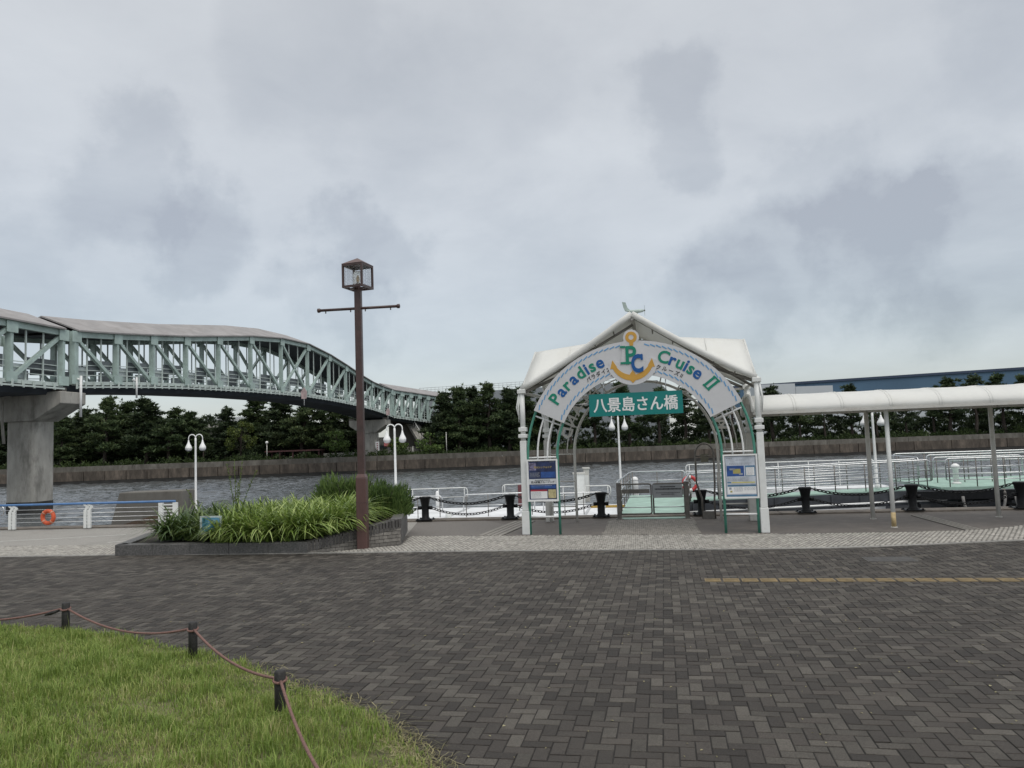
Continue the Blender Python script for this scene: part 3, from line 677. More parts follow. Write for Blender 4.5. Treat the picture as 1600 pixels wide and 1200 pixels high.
# drainpipes and navigation marks hung on the bridge
def hung(name, label, cat, u, z0, z1, w, m, off=.55):
    t = thing(name, label, cat, BP(u, HW+off, z0)); b = MB()
    if name == 'drainpipe': b.tube([(0, 0, 0), (0, 0, z1-z0)], w, 8); b.tube([(0, 0, z1-z0-.3), (-.4, .07, z1-z0-.2)], w, 6)
    b.build('pipe', m, t); return t
hung('drainpipe', 'white drainpipe hanging beside the end of the near pier cap', 'drainpipe', .1, 5.4, 8.6, .1, M_whiteclean)
hung('drainpipe', 'short white drainpipe hanging under the second bridge panel', 'drainpipe', 6.6, 7.2, 9.0, .085, M_whiteclean)
for u, lab in ((38, 'pinkish white navigation mark hung on the middle of the bridge'), (68.5, 'small navigation mark hung on the bridge near the far pier')):
    zz = np.interp(u, UU, ZB); c = BP(u, HW+.75, zz)
    t = thing('navigation_mark', lab, 'navigation mark', c); t.scale = (.75,)*3 if u > 50 else (.9,)*3
    MB().slab([(-.35, 0, -.9), (.35, -.07, -.9), (.45, -.09, .1), (0, 0, .75), (-.45, .09, .1)], .06).build('board', mat('faded pink board', (.55, .42, .42), .5, var=.15, scale=2), t)
    MB().tube([(0, .03, -1.8), (0, .03, .7)], .06, 6).build('mark_pole', M_whiteclean, t)
# piers
def pier(u, label, top, colw, colt, capw, wz=-4, so=0.0):
    P = lambda s, v, z: Vector((*(An+BE*(u+v)+BN*(s+so)).to_2d(), z))
    t = thing('bridge_pier', label, 'bridge pier', group='piers of the covered footbridge')
    c = MB(); prof = []
    r = .35
    for (sx, sv) in ((1, -1), (1, 1), (-1, 1), (-1, -1)):
        for k in range(4):
            a = {(1,-1): -PI/2, (1,1): 0, (-1,1): PI/2, (-1,-1): PI}[(sx, sv)]+k/3*PI/2
            p = P(sx*(colw/2-r)+r*math.cos(a), sv*(colt/2-r)+r*math.sin(a), 0); prof.append((p.x, p.y))
    c.prism(prof, wz, top-2.0); c.build('pier_column', M_conc, t)
    b = MB(); hw = capw/2
    outl = [(-hw, top), (hw, top), (hw, top-.9), (colw/2+.1, top-2.15), (-colw/2-.1, top-2.15), (-hw, top-.9)]
    vs = [P(s, -colt/2-.2, z) for s, z in outl]+[P(s, colt/2+.2, z) for s, z in outl]
    b.add(vs, [tuple(range(6)), tuple(reversed(range(6, 12)))]+[(i, 6+i, 6+(i+1) % 6, (i+1) % 6) for i in range(6)])
    b.build('pier_cap', M_conc, t, .05)
    for s in (-HW, HW): MB().box(P(s, -.6, top+.17), (.8, .6, .34)).build('bearing', M_steeldk, t)
    f = MB(); prof2 = [((x-P(0,0,0).x)*1.02+P(0,0,0).x, (y-P(0,0,0).y)*1.02+P(0,0,0).y) for x, y in prof]
    f.prism(prof2, wz, WZ+.75); f.build('tide_band', mat('wet pier concrete', (.045, .043, .038), .5, var=.3, scale=1.2), t)
    return t
pier(-.6, 'massive concrete bridge pier standing in the water nearest the viewer', 7.3, 2.5, 2.2, 7.5, so=-.25)
pier(70.9, 'slim concrete bridge pier standing before the far sea wall', 6.9, 2.5, 2.0, 6.5, so=-.35)
t = thing('drainpipe', 'grey pipe running down the face of the near bridge pier', 'drainpipe')
c = BP(-.6-1.4, -1.3, 0); MB().tube([(c.x, c.y, 3.5), (c.x, c.y-.25, 5.2), (c.x, c.y-.2, 7.0), (c.x+.6, c.y-.2, 7.1)], .11, 8).build('pipe', M_conc, t)
c = BP(70.9-1.2, 1.0, 0)
t = thing('pier_sign', 'tall white sign board fixed to the far bridge pier', 'sign', (c.x, c.y-.12, 0))
z1 = D(592, 690, c.y).z; z0 = D(592, 711, c.y).z
MB().box((.35, 0, (z0+z1)/2), (.62, .1, z1-z0)).build('board', M_whiteclean, t)
lm = MB()
for k in range(6): lm.box((.35, -.06, z1-.3-(z1-z0-.5)*k/5.5), (.22, .03, .16))
lm.build('lettering', M_lblue if False else mat('faded red letters', (.35, .12, .12), .5), t)
# landing stairs at the far end
t = thing('concrete_stair', 'concrete stair descending from the far end of the covered bridge', 'stairs')
s0 = D(643, 658, 138); s1 = D(668, 700, 134)
MB().beam(s0+Vector((0, 0, -.2)), s1, 2.2, .5).build('flight', M_conc, t)
for off in (-1.1, 1.1):
    d = Vector((0, off, 0)); b = MB(); b.tube([s0+d+Vector((0, 0, 1)), s1+d+Vector((0, 0, 1))], .06, 6)
    for k in range(7):
        p = s0+(s1-s0)*k/6+d; b.tube([p, p+Vector((0, 0, 1))], .05, 6)
    b.build('handrail', M_white, t)
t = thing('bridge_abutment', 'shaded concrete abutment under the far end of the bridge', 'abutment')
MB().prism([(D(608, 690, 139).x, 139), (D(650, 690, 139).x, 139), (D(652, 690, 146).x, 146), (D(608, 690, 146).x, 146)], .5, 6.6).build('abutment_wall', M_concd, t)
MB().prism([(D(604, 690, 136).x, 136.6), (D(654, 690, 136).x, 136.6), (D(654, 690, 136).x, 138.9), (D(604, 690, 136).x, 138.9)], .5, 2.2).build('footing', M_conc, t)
# ------------------------------------------------------------------ far bank buildings and furniture
def far_box(name, label, cat, x0, x1, ytop0, ytop1, Y0, Y1, depth, m, roofm, band=None, bm=None, base=0.0):
    a = D(x0, ytop0, Y0); b = D(x1, ytop1, Y1); t = thing(name, label, cat)
    d = Vector((b.x-a.x, b.y-a.y, 0)).normalized(); n = Vector((-d.y, d.x, 0))*depth
    z = (a.z+b.z)/2
    MB().prism([(a.x, a.y), (b.x, b.y), (b.x+n.x, b.y+n.y), (a.x+n.x, a.y+n.y)], base, z, zt=[a.z, b.z, b.z, a.z]).build('wall', m, t)
    e = .25; q = n.normalized()*e
    MB().prism([(a.x-q.x-d.x*e, a.y-q.y-d.y*e), (b.x-q.x+d.x*e, b.y-q.y+d.y*e), (b.x+n.x+d.x*e, b.y+n.y), (a.x+n.x-d.x*e, a.y+n.y)], z-1, z, zt=[a.z+.5, b.z+.5, b.z+.5, a.z+.5]).build('roof', roofm, t) if roofm else None
    return t, a, b, d, n
M_bluew = mat('blue cladding', (.068, .135, .215), .6, var=.06, scale=.05, streak=.1)
M_bluet = mat('dark blue eaves', (.03, .05, .095), .6, var=.1, scale=.05)
M_greyw = mat('grey cladding', (.25, .27, .29), .6, var=.06, scale=.04)
M_palew = mat('pale cladding', (.50, .53, .56), .6, var=.05, scale=.05)
a = D(1150, 603, 330); b = D(1760, 563, 330)
t = thing('warehouse', 'long blue warehouse behind the pines on the right', 'warehouse')
for (z0f, z1f, nm, mm, off) in ((0, .96, 'wall', M_bluew, 0), (.96, 1.0, 'eaves', M_bluet, -.6), (.02, .60, 'pale_wall', M_palew, -.4)):
    MB().prism([(a.x, 330+off), (b.x, 330+off), (b.x, 400), (a.x, 400)], 0, 1, zt=[a.z*z1f, b.z*z1f, b.z*z1f, a.z*z1f]).build(nm, mm, t) if z0f == 0 else \
        MB().add([(a.x-1, 330+off, a.z*z0f), (b.x, 330+off, b.z*z0f), (b.x, 400, b.z*z0f), (a.x-1, 400, a.z*z0f), (a.x-1, 330+off, a.z*z1f), (b.x, 330+off, b.z*z1f), (b.x, 400, b.z*z1f), (a.x-1, 400, a.z*z1f)], [(0, 3, 2, 1), (4, 5, 6, 7), (0, 1, 5, 4), (1, 2, 6, 5), (2, 3, 7, 6), (3, 0, 4, 7)]).build(nm, mm, t)
for (x0, x1, yt, Y, lab) in ((1186, 1242, 601, 300, 'taller pale shed in front of the blue warehouse'), (1243, 1301, 604, 302, 'lower pale shed beside the taller one before the blue warehouse')):
    far_box('shed', lab, 'shed', x0, x1, yt, yt-.035*(x1-x0), Y, Y, 18, M_palew, None)
t, a, b, d, n = far_box('warehouse', 'long grey warehouse roof line behind the pines and the gate', 'warehouse', 655, 1027, 617, 594, 260, 240, 60, M_greyw, None)
MB().prism([(a.x-.3, a.y-.3), (b.x+.3, b.y-.3), (b.x+.3, b.y+3), (a.x-.3, a.y+3)], 1, 2, zt=[a.z+.25, b.z+.25, b.z+.25, a.z+.25]).build('parapet', mat('dark grey coping', (.17, .18, .19), .6), t) if False else None
ra = MB()
for k in range(56):
    p = a+(b-a)*k/55*.97; p = Vector((p.x, p.y+1, p.z)); ra.beam(p, p+Vector((0, 0, 2.3)), .10, .10)
for hh in (.9, 1.6, 2.3):
    ra.beam(a+Vector((0, 1, hh)), a+(b-a)*.97+Vector((0, 1, hh)), .10, .12)
ra.build('roof_railing', mat('pale grey rail', (.5, .52, .53), .6), t)
# railing along the same building running left to the bridge
t = thing('viaduct', 'pale elevated road seen through the gap between the left pines', 'viaduct')
a = D(300, 662, 190); b = D(365, 657, 190)
MB().prism([(a.x-6, 190), (b.x+6, 190), (b.x+6, 202), (a.x-6, 202)], a.z-1.1, a.z+.1).build('deck', M_conc, t)
MB().prism([(a.x-6, 189.8), (b.x+6, 189.8), (b.x+6, 190.2), (a.x-6, 190.2)], a.z+.12, a.z+1.25).build('parapet', mat('pale parapet', (.55, .57, .58), .7), t)
for f in (.25, .9):
    p = a+(b-a)*f; MB().box((p.x, 196, a.z/2-.6), (2.4, 2.4, a.z-.9)).build('column', M_conc, t)
# far pale building with red awning
M_cream = mat('cream render', (.36, .34, .31), .8, var=.12, scale=.5)
t, a, b, d, n = far_box('waterside_building', 'low pale building behind the far bridge pier', 'building', 512, 650, 690, 686, 141, 141, 9, M_cream, M_conc)
for k in range(7):
    p = a+(b-a)*(.08+k*.135); MB().box((p.x, 140.93, 2.6), (1.1, .16, 1.0)).build('window', M_bpanel, t)
MB().slab([D(600, 690, 139.9), D(631, 689, 139.9), D(631, 696.5, 138.4), D(600, 697.5, 138.4)], .1).build('awning', M_red, t)
t = thing('retaining_wall', 'low pale concrete wall behind the sea wall left of the far pier', 'wall')
MB().prism([(D(505, 700, 130).x, 130), (D(566, 700, 130).x, 130), (D(566, 700, 131).x, 131), (D(509, 700, 131).x, 131)], .5, 1.55).build('wall', M_conc, t) if False else \
    MB().prism([(D(505, 700, 130).x, 130), (D(562, 700, 130).x, 130), (D(562, 700, 131).x, 131), (D(509, 700, 131).x, 131)], .5, 1.6).build('wall_slab', M_conc, t)
t = thing('pergola', 'dark red pergola shelter on the far bank under the bridge', 'pergola')
M_dkred = mat('dark red timber', (.075, .028, .028), .7, var=.2, scale=2)
a = D(416, 706, 128); b = D(502, 703, 128)
MB().prism([(a.x, 127.2), (b.x, 127.2), (b.x, 130.5), (a.x, 130.5)], a.z-.1, a.z+.14).build('roof', M_dkred, t)
for k in range(5):
    p = a+(b-a)*(.03+k*.235)
    for yy in (127.5, 130.2): MB().box((p.x, yy, a.z/2+.3), (.22, .22, a.z-.75)).build('post', M_dkred, t)
def pole_lamp(px, yt, yb, Y, label, globe=True, cat='street lamp'):
    tp_ = D(px, yt, Y); t = thing('park_lamp' if globe else 'pole', label, cat, (tp_.x, Y, .6)); h = tp_.z-.6
    MB().tube([(0, 0, 0), (0, 0, h)], .07, 6).build('lamp_pole' if globe else 'mast', M_dirtywhite, t)
    if globe: MB().lathe([(.05, h-.1), (.2, h), (.26, h+.15), (.2, h+.32), (.04, h+.4)], n=10).build('lamp_globe', M_whiteclean, t)
    else: MB().lathe([(.1, h-.05), (.1, h+.05), (.03, h+.09)], n=8).build('mast_cap', M_dirtywhite, t)
pole_lamp(417, 693, 717, 127, 'small globe lamp on a grey post beside the dark red pergola')
pole_lamp(697, 676, 706, 127.5, 'plain pale pole on the sea wall right of the bridge end', False, 'pole')
pole_lamp(645, 698, 709, 127.0, 'short pale pole on the sea wall below the bridge stairs', False, 'pole')
# ================================================================== PLANTER
FRz = .25
K0 = Vector((-8.98, 17.33, 0)); K1 = Vector((-4.47, 16.56, 0)); K2 = Vector((-2.62, 17.62, 0)); K3 = Vector((-2.9, 20.6, 0)); K4 = Vector((-7.2, 21.4, 0)); K5 = Vector((-9.4, 19.6, 0))
pl = thing('planter', 'raised planting bed edged with dark granite and grey brick', 'planter')
def wall_seg(mb, p, q, h0, h1, w, inward):
    n = inward*w; mb.add([p, q, q+n, p+n, p+Vector((0, 0, h0)), q+Vector((0, 0, h1)), q+n+Vector((0, 0, h1)), p+n+Vector((0, 0, h0))], [(0, 3, 2, 1), (4, 5, 6, 7), (0, 1, 5, 4), (1, 2, 6, 5), (2, 3, 7, 6), (3, 0, 4, 7)])
w1 = MB(); dd = (K1-K0); m = 5
for i in range(m): wall_seg(w1, K0+dd*(i/m+.0006), K0+dd*((i+1)/m-.0006), FRz, FRz, .3, Vector((-dd.y, dd.x, 0)).normalized())
w1.build('granite_kerb', M_granite, pl, .012)
# sloping brick wall: soldier course above, running courses below
M_brickg = mat('grey planter brick', (.085, .08, .076), .7, var=.2, scale=12, island=.25, bump=.4, bscale=60)
M_brickl = mat('light planter brick', (.21, .195, .175), .75, var=.15, scale=12, island=.2, bump=.4, bscale=60)
wd = K2-K1; wlen = wd.length; wdir = wd.normalized(); wn = Vector((-wdir.y, wdir.x, 0))
topz = lambda f: .25+.33*f
sold = MB(); runs = MB(); core = MB(); nb = int(wlen/.075)
for i in range(nb):
    f0 = i/nb; f1 = (i+1)/nb; p = K1+wd*(f0+.004); q = K1+wd*(f1-.004); z0, z1 = topz(f0), topz(f1); n3 = wn*.3
    b0 = max(.0, z0-.2); b1 = max(.0, z1-.2)
    sold.add([p+Vector((0, 0, b0)), q+Vector((0, 0, b1)), q+n3+Vector((0, 0, b1)), p+n3+Vector((0, 0, b0)), p+Vector((0, 0, z0)), q+Vector((0, 0, z1)), q+n3+Vector((0, 0, z1)), p+n3+Vector((0, 0, z0))], [(0, 3, 2, 1), (4, 5, 6, 7), (0, 1, 5, 4), (1, 2, 6, 5), (2, 3, 7, 6), (3, 0, 4, 7)])
for c_ in range(5):
    z0, z1 = c_*.078+.006, (c_+1)*.078-.004; L0 = (c_ % 2)*.1
    x = -L0
    while x < wlen:
        xa, xb = max(0, x+.004), min(wlen, x+.2-.004); x += .2
        if xb-xa < .02: continue
        za, zb_ = topz(xa/wlen)-.03, topz(xb/wlen)-.03
        if za < z0+.02: continue
        p = K1+wdir*xa+wn*.008; q = K1+wdir*xb+wn*.008
        runs.add([p+Vector((0, 0, z0)), q+Vector((0, 0, z0)), q+wn*.2+Vector((0, 0, z0)), p+wn*.2+Vector((0, 0, z0)), p+Vector((0, 0, min(z1, za))), q+Vector((0, 0, min(z1, zb_))), q+wn*.2+Vector((0, 0, min(z1, zb_))), p+wn*.2+Vector((0, 0, min(z1, za)))], [(0, 3, 2, 1), (4, 5, 6, 7), (0, 1, 5, 4), (1, 2, 6, 5), (2, 3, 7, 6), (3, 0, 4, 7)])
wall_seg(core, K1+wn*.02, K2+wn*.02, .03, .36, .24, wn)
sold.build('soldier_course', M_brickg, pl); runs.build('brick_courses', M_brickl, pl); core.build('mortar', M_joint, pl)
w3 = MB()
for p, q, h0, h1 in ((K2, K3, .58, .6), (K3, K4, .6, .5), (K4, K5, .5, .25), (K5, K0, .25, .25)):
    d = (q-p).normalized(); wall_seg(w3, p, q, h0, h1, .25, Vector((-d.y, d.x, 0)))
w3.build('rear_wall', M_granite, pl, .01)
MB().add([K0+Vector((.05, .15, .2)), K1+Vector((0, .25, .22)), K2+Vector((-.25, .2, .52)), K3+Vector((-.2, -.2, .55)), K4+Vector((0, -.2, .45)), K5+Vector((.2, 0, .2))], [(0, 1, 2, 3, 4, 5)]).build('soil', M_soil, pl)
def soil_z(x, y):
    return .22+.10*max(0, min(1, (y-17)/2.5))+.25*max(0, min(1, (x+5.2)/2.6))
def straps(name, label, cat, n, region, hgt, wid, m, seed, clump=.16, kind='stuff', lean=1.0, front_bias=None):
    r = np.random.default_rng(seed); V = []; F = []
    cl = []
    while len(cl) < n//14:
        x, y = r.uniform(*region[0]), r.uniform(*region[1])
        if region[2](x, y): cl.append((x, y))
    for (cx, cy) in cl:
        H = hgt*r.uniform(.75, 1.15); z0 = soil_z(cx, cy)
        for b_ in range(14):
            a = r.uniform(0, 6.28); x, y = cx+r.normal()*.05, cy+r.normal()*.05; L = H*r.uniform(.75, 1.35); d = np.array([math.cos(a), math.sin(a)]); s = np.array([-d[1], d[0]])
            sp = r.uniform(.4, 1.1)*lean; w = wid*r.uniform(.7, 1.25); q = len(V); seg = 6
            for k in range(seg+1):
                t = k/seg; out = L*sp*(t**1.4); z = z0+L*(1.0*t-.84*sp*t**2.1); ww = w*(1-t**2.2)*(.6+.4*min(1, t*4))+.002
                px_, py_ = x+d[0]*out, y+d[1]*out
                V.append((px_-s[0]*ww, py_-s[1]*ww, z)); V.append((px_+s[0]*ww, py_+s[1]*ww, z+.25*ww))
            for k in range(seg): F.append((q+2*k, q+2*k+1, q+2*k+3, q+2*k+2))
    o = fast_mesh(name, V, F, m, smooth=True); tag(o, label, cat, None, kind); return o
inpl = in_poly([(p.x, p.y) for p in (K0, K1, K2, K3, K4, K5)])
inner = in_poly([(-6.7, 17.12), (-4.6, 16.78), (-3.75, 17.35), (-3.75, 19.0), (-4.6, 19.6), (-6.6, 20.3)])
straps('daylily_foliage', 'light green strappy daylily foliage filling the planter', 'daylily foliage', 10500, ((-7, -3), (16.6, 20.3), lambda x, y: inner(x, y)), .90, .0225, M_strap, 31)
straps('agapanthus_foliage', 'darker strap leaved foliage at the left end of the planter', 'agapanthus foliage', 2300, ((-8.2, -5.9), (17.35, 20.2), lambda x, y: inpl(x, y) and x < -6.25+.3*math.sin(y*5) and y > 17.35+.35*max(0, -7.0-x)), .86, .024, M_strapd, 32)
def shrub(name, label, c, rx, ry, rz, n, m, seed, ln=.16):
    r = np.random.default_rng(seed); V = []; F = []; st = MB()
    t = thing(name, label, 'shrub', c)
    for i in range(36):
        a = r.uniform(0, 6.28); q = r.uniform(.2, .85); st.tube([(0, 0, 0), (rx*q*.5*math.cos(a), ry*q*.5*math.sin(a), rz*.5), (rx*q*math.cos(a), ry*q*math.sin(a), rz*r.uniform(.7, .95))], [.012, .009, .004], 4)
    for i in range(n):
        u = r.normal(size=3); u /= np.linalg.norm(u); u[2] = abs(u[2]); rad = r.uniform(.25, 1)**.4*(1+.12*math.sin(u[0]*7+seed)+.1*math.sin(u[1]*9))
        p = np.array([u[0]*rx, u[1]*ry, u[2]*rz])*rad
        d = u*.6+np.array([0, 0, .9])+r.normal(size=3)*.35; d /= np.linalg.norm(d); s = np.cross(d, r.normal(size=3)); s /= np.linalg.norm(s); l = ln*r.uniform(.6, 1.3); q = len(V)
        V += [p-s*l*.07, p+s*l*.07, p+d*l*.6+s*l*.06, p+d*l]; F.append((q, q+1, q+2, q+3))
    st.build('stems', M_bark, t); fast_mesh('leaves', V, F, m, t)
shrub('rosemary_shrub', 'fine leaved green shrub in the planter behind the brown lamp post', (-3.25, 19.3, .5), .66, .7, .74, 6200, M_shrub, 41)
shrub('rosemary_shrub', 'low feathery shrub behind the daylilies, left of the brown lamp post', (-4.5, 20.3, .42), 1.05, .6, 1.02, 7200, M_shrub, 42)
def weed(label, c, stems, seed):
    r = np.random.default_rng(seed); t = thing('tall_weed', label, 'weed', c, 'weeds sprouting from the planter'); st = MB(); V = []; F = []
    for (dx, dy, h) in stems:
        pts = [Vector((dx*.12*k/6*1.0, dy*.1*k/6, h*k/6)) + Vector((dx*(k/6)**1.6*.5, dy*(k/6)**1.6*.5, 0)) for k in range(7)]; st.tube(pts, [.014*(1-k/8) for k in range(7)], 5)
        for i in range(70):
            f = r.uniform(.35, 1)**.8; k = min(5, int(f*6)); p = np.array(pts[k].lerp(pts[k+1], f*6-k)); d = np.array([r.normal(), r.normal(), .8]); d /= np.linalg.norm(d); s = np.cross(d, r.normal(size=3)); s /= np.linalg.norm(s); l = r.uniform(.03, .075); q = len(V)
            V += [p, p+d*l*.5+s*l*.16, p+d*l, p+d*l*.5-s*l*.16]; F.append((q, q+1, q+2, q+3))
    st.build('stems', M_shrub, t); fast_mesh('leaves', V, F, M_yleaf, t)
weed('tall thin weed with several stems rising above the planter foliage', (-6.65, 18.4, .3), [(-.35, 0, 1.65), (-.1, .1, 1.75), (.25, 0, 1.7), (.75, .1, 1.45), (.1, -.1, 1.2)], 51)
weed('short thin weed leaning left at the left end of the planter', (-7.6, 18.7, .3), [(-.55, 0, 1.05), (-.2, .1, .8)], 52)
# small picture sign standing in the planter
t = thing('planter_sign', 'small blue and green picture sign half hidden in the planter leaves', 'sign', (-7.05+.0, 17.30, .2))
A = math.radians(-10); RZ = Matrix.Rotation(A, 4, 'Z')
bd = MB(RZ); bd.box((.25, 0, .42), (.52, .03, .40)); bd.build('board', mat('pale sign border', (.48, .54, .55), .5), t)
pc = MB(RZ); pc.box((.26, -.02, .43), (.42, .012, .31)); pc.build('picture', mat('blue green picture', (.03, .16, .22), .4, var=.4, scale=5, col2=(.10, .28, .42)), t)
ps = MB(RZ); ps.box((.33, -.028, .51), (.27, .006, .11)); ps.build('sky_patch', mat('picture sky blue', (.13, .30, .48), .4, var=.1), t)
MB(RZ).box((.25, .03, .15), (.04, .03, .5)).build('stake', M_steeldk, t)
# ================================================================== BROWN LAMP
L0 = Vector((-3.38, 17.02, 0)); LR = math.radians(-19)
t = thing('street_lamp', 'tall dark brown lamp post with caged lantern and crossbar beside the planter', 'street lamp', L0)
rzm = Matrix.Rotation(math.radians(-4), 4, 'Z')
b = MB(rzm); b.box((0, 0, .78), (.225, .225, 1.56)); b.build('lower_post', M_brown2, t, .02)
b = MB(rzm); b.add([(-.1125,-.1125,1.561),(.1125,-.1125,1.561),(.1125,.1125,1.561),(-.1125,.1125,1.561),(-.075,-.075,1.64),(.075,-.075,1.64),(.075,.075,1.64),(-.075,.075,1.64)], [(0,1,5,4),(1,2,6,5),(2,3,7,6),(3,0,4,7),(4,5,6,7)]); b.build('collar', M_brown2, t)
b = MB(rzm); b.box((0, 0, 3.72), (.148, .148, 4.2)); b.build('upper_post', M_brown, t, .012)
for zz in (.62, 1.02): b = MB(rzm); b.box((0, 0, zz), (.231, .231, .012)); b.build('band', M_brown, t)
cb = MB(); cd = Vector((math.cos(math.radians(4)), math.sin(math.radians(4)), .0)); cd = Vector((1, -.12, 0)).normalized()
cb.tube([cd*-.90, cd*.90], .032, 8)
o = cb.build('crossbar', M_brown, t); o.location = (0, 0, 5.33)
for s in (-1, 1):
    e = MB(); e.tube([cd*s*.87, cd*s*.90, cd*s*.945, cd*s*.955], [.03, .05, .05, .03], 8); q = e.build('bar_end', M_brown, o)
for s in (-.76, -.18, .16, .74): e = MB(); p = cd*s; e.tube([p+Vector((0, 0, -.03)), p+Vector((0, 0, -.075))], .014, 6); e.build('hook', M_steeldk, o)
lz = Matrix.Rotation(LR, 4, 'Z')
z0, z1 = 5.80, 6.29; hw = .235; lant = MB(lz)
for sx in (-1, 1):
    for sy in (-1, 1): lant.box((sx*hw, sy*hw, (z0+z1)/2), (.042, .042, z1-z0-.05))
for zz in (z0, z1):
    for s in (-1, 1): lant.box((0, s*hw, zz), (2*hw+.042, .042, .05)); lant.box((s*hw, 0, zz), (.042, 2*hw-.043, .05))
lan = lant.build('lantern_frame', M_brown, t)
rf = MB(lz); e = hw+.028; zz = z1+.026; rf.add([(-e,-e,zz),(e,-e,zz),(e,e,zz),(-e,e,zz),(0,0,zz+.16)], [(3,2,1,0),(0,1,4),(1,2,4),(2,3,4),(3,0,4)]); rf.build('lantern_roof', M_brown2, t)
cr = MB(lz); cr.box((0, 0, z0-.012), (2*hw-.05, .06, .03)); cr.box((0, 0, z0-.012), (.0601, 2*hw-.05, .029)); cr.build('lantern_floor', M_brown, t)
mesh_ = MB(lz)
for face in range(4):
    R4 = Matrix.Rotation(face*PI/2, 3, 'Z')
    for k in range(13):
        z = z0+.05+(z1-z0-.1)*k/12; pts = [R4 @ Vector((-hw+.03+(2*hw-.06)*i/10, -hw, z+(.012 if i % 2 else -.012))) for i in range(11)]; mesh_.tube(pts, .0032, 4, cap=False)
mesh_.build('wire_mesh', M_steel, t)
MB().lathe([(.05, 5.82), (.05, 5.90), (.03, 5.91)], n=10).build('lamp_socket', M_steeldk, t)
gl = bpy.data.materials.new('lamp glass'); gl.use_nodes = True; gb = gl.node_tree.nodes['Principled BSDF']; gb.inputs['Base Color'].default_value = (.9, .9, .88, 1); gb.inputs['Transmission Weight'].default_value = .75; gb.inputs['Roughness'].default_value = .15; gb.inputs['IOR'].default_value = 1.1
nz = gl.node_tree.nodes.new('ShaderNodeTexNoise'); nz.inputs['Scale'].default_value = 20; gl.node_tree.links.new(nz.outputs[0], gb.inputs['Roughness'])
MB().lathe([(.09, 5.86), (.105, 5.9), (.105, 6.12), (.08, 6.16)], n=14).build('glass_chimney', gl, t)
MB().lathe([(.018, 5.91), (.03, 5.95), (.035, 6.0), (.018, 6.06), (.01, 6.08)], n=10).build('bulb', mat('amber bulb', (.55, .36, .10), .3), t)
# ================================================================== LEFT RAILING
t = thing('quay_railing', 'low blue topped railing with white posts and steel wires along the left quay edge', 'railing')
rl = lambda f: Vector((-24+f*(12.72), 26.55+f*(24.36-26.55), 0))
ra_, rb_ = Vector((-30, 27.1, 0)), G(274, 822, .045); rb_ = Vector((rb_.x, rb_.y, 0))
ra_ = G(-250, 833, .045); ra_.z = 0
rd = (rb_-ra_).normalized()
MB().tube([ra_+Vector((0, 0, .80)), rb_+Vector((0, 0, .80))], .036, 10).build('top_rail', M_blue, t)
for px in (-190, -78, 33, 145):
    p = G(px, 823.5+(145-px)*.016, .045); p = ra_+rd*((Vector((p.x, p.y, 0))-ra_).dot(rd))
    b = MB(); n = Vector((-rd.y, rd.x, 0))
    for off in (-.07, .07):
        q = p+rd*off; b.beam(q+Vector((0, 0, .045)), q+Vector((0, 0, .60)), .075, .085)
        b.beam(q+Vector((0, 0, .60)), q+rd*.09*(1 if off > 0 else 1)-n*.0+Vector((0, 0, .70)), .05, .08); b.beam(q+rd*.09+Vector((0, 0, .685)), q-rd*.05+Vector((0, 0, .785)), .04, .06)
    for zz in (.17, .27, .37, .47, .57): b.beam(p+rd*-.045+Vector((0, 0, zz)), p+rd*.045+Vector((0, 0, zz)), .03, .03)
    b.build('rail_post', M_white, t)
b = MB(); p = rb_
for off in (-.47, .0): b.beam(p+rd*off+Vector((0, 0, .045)), p+rd*off+Vector((0, 0, .76)), .10, .13)
for zz in (.2, .3, .4, .5, .6, .7): b.beam(p+rd*-.41+Vector((0, 0, zz)), p+rd*-.055+Vector((0, 0, zz)), .035, .04)
b.build('end_post', M_white, t)
b = MB()
for zz in (.25, .38, .51, .64): b.tube([ra_+Vector((0, 0, zz)), rb_+rd*-.5+Vector((0, 0, zz))], .008, 5)
b.build('wires', M_steel, t)
p = G(60, 808, .45); p = ra_+rd*((Vector((p.x, p.y, 0))-ra_).dot(rd)); n = Vector((-rd.y, rd.x, 0))
t = thing('life_ring', 'orange life ring hung on the wires of the blue topped railing', 'life ring', p-n*.06+Vector((0, 0, .41)))
b = MB(); b.tube([rd*.19*math.cos(2*PI*k/24)+Vector((0, 0, .19*math.sin(2*PI*k/24))) for k in range(24)], .062, 10, closed=True); b.build('ring', M_orange, t)
for k in range(4):
    a = PI/4+k*PI/2; c = rd*.19*math.cos(a)+Vector((0, 0, .19*math.sin(a))); tn = rd*-math.sin(a)+Vector((0, 0, math.cos(a)))
    e = MB(); e.tube([c-tn*.025, c+tn*.025], .068, 10); e.build('ring_band', mat('pale orange tape', (.55, .25, .16), .5), t)
t = thing('handrail', 'bent steel pipe end of a handrail at the left edge of the quay', 'handrail')
p = G(0, 822, .115); b = MB(); b.tube(fillet([p+Vector((-1.2, .2, .62)), p+Vector((.12, 0, .62)), p+Vector((.12, 0, .34)), p+Vector((-1.2, .2, .34))], .13), .02, 8); b.build('pipe', M_steel, t)
b = MB(); b.tube([p+Vector((-.7, .12, 0)), p+Vector((-.7, .12, .62))], .02, 8); b.build('pipe_post', M_steel, t)
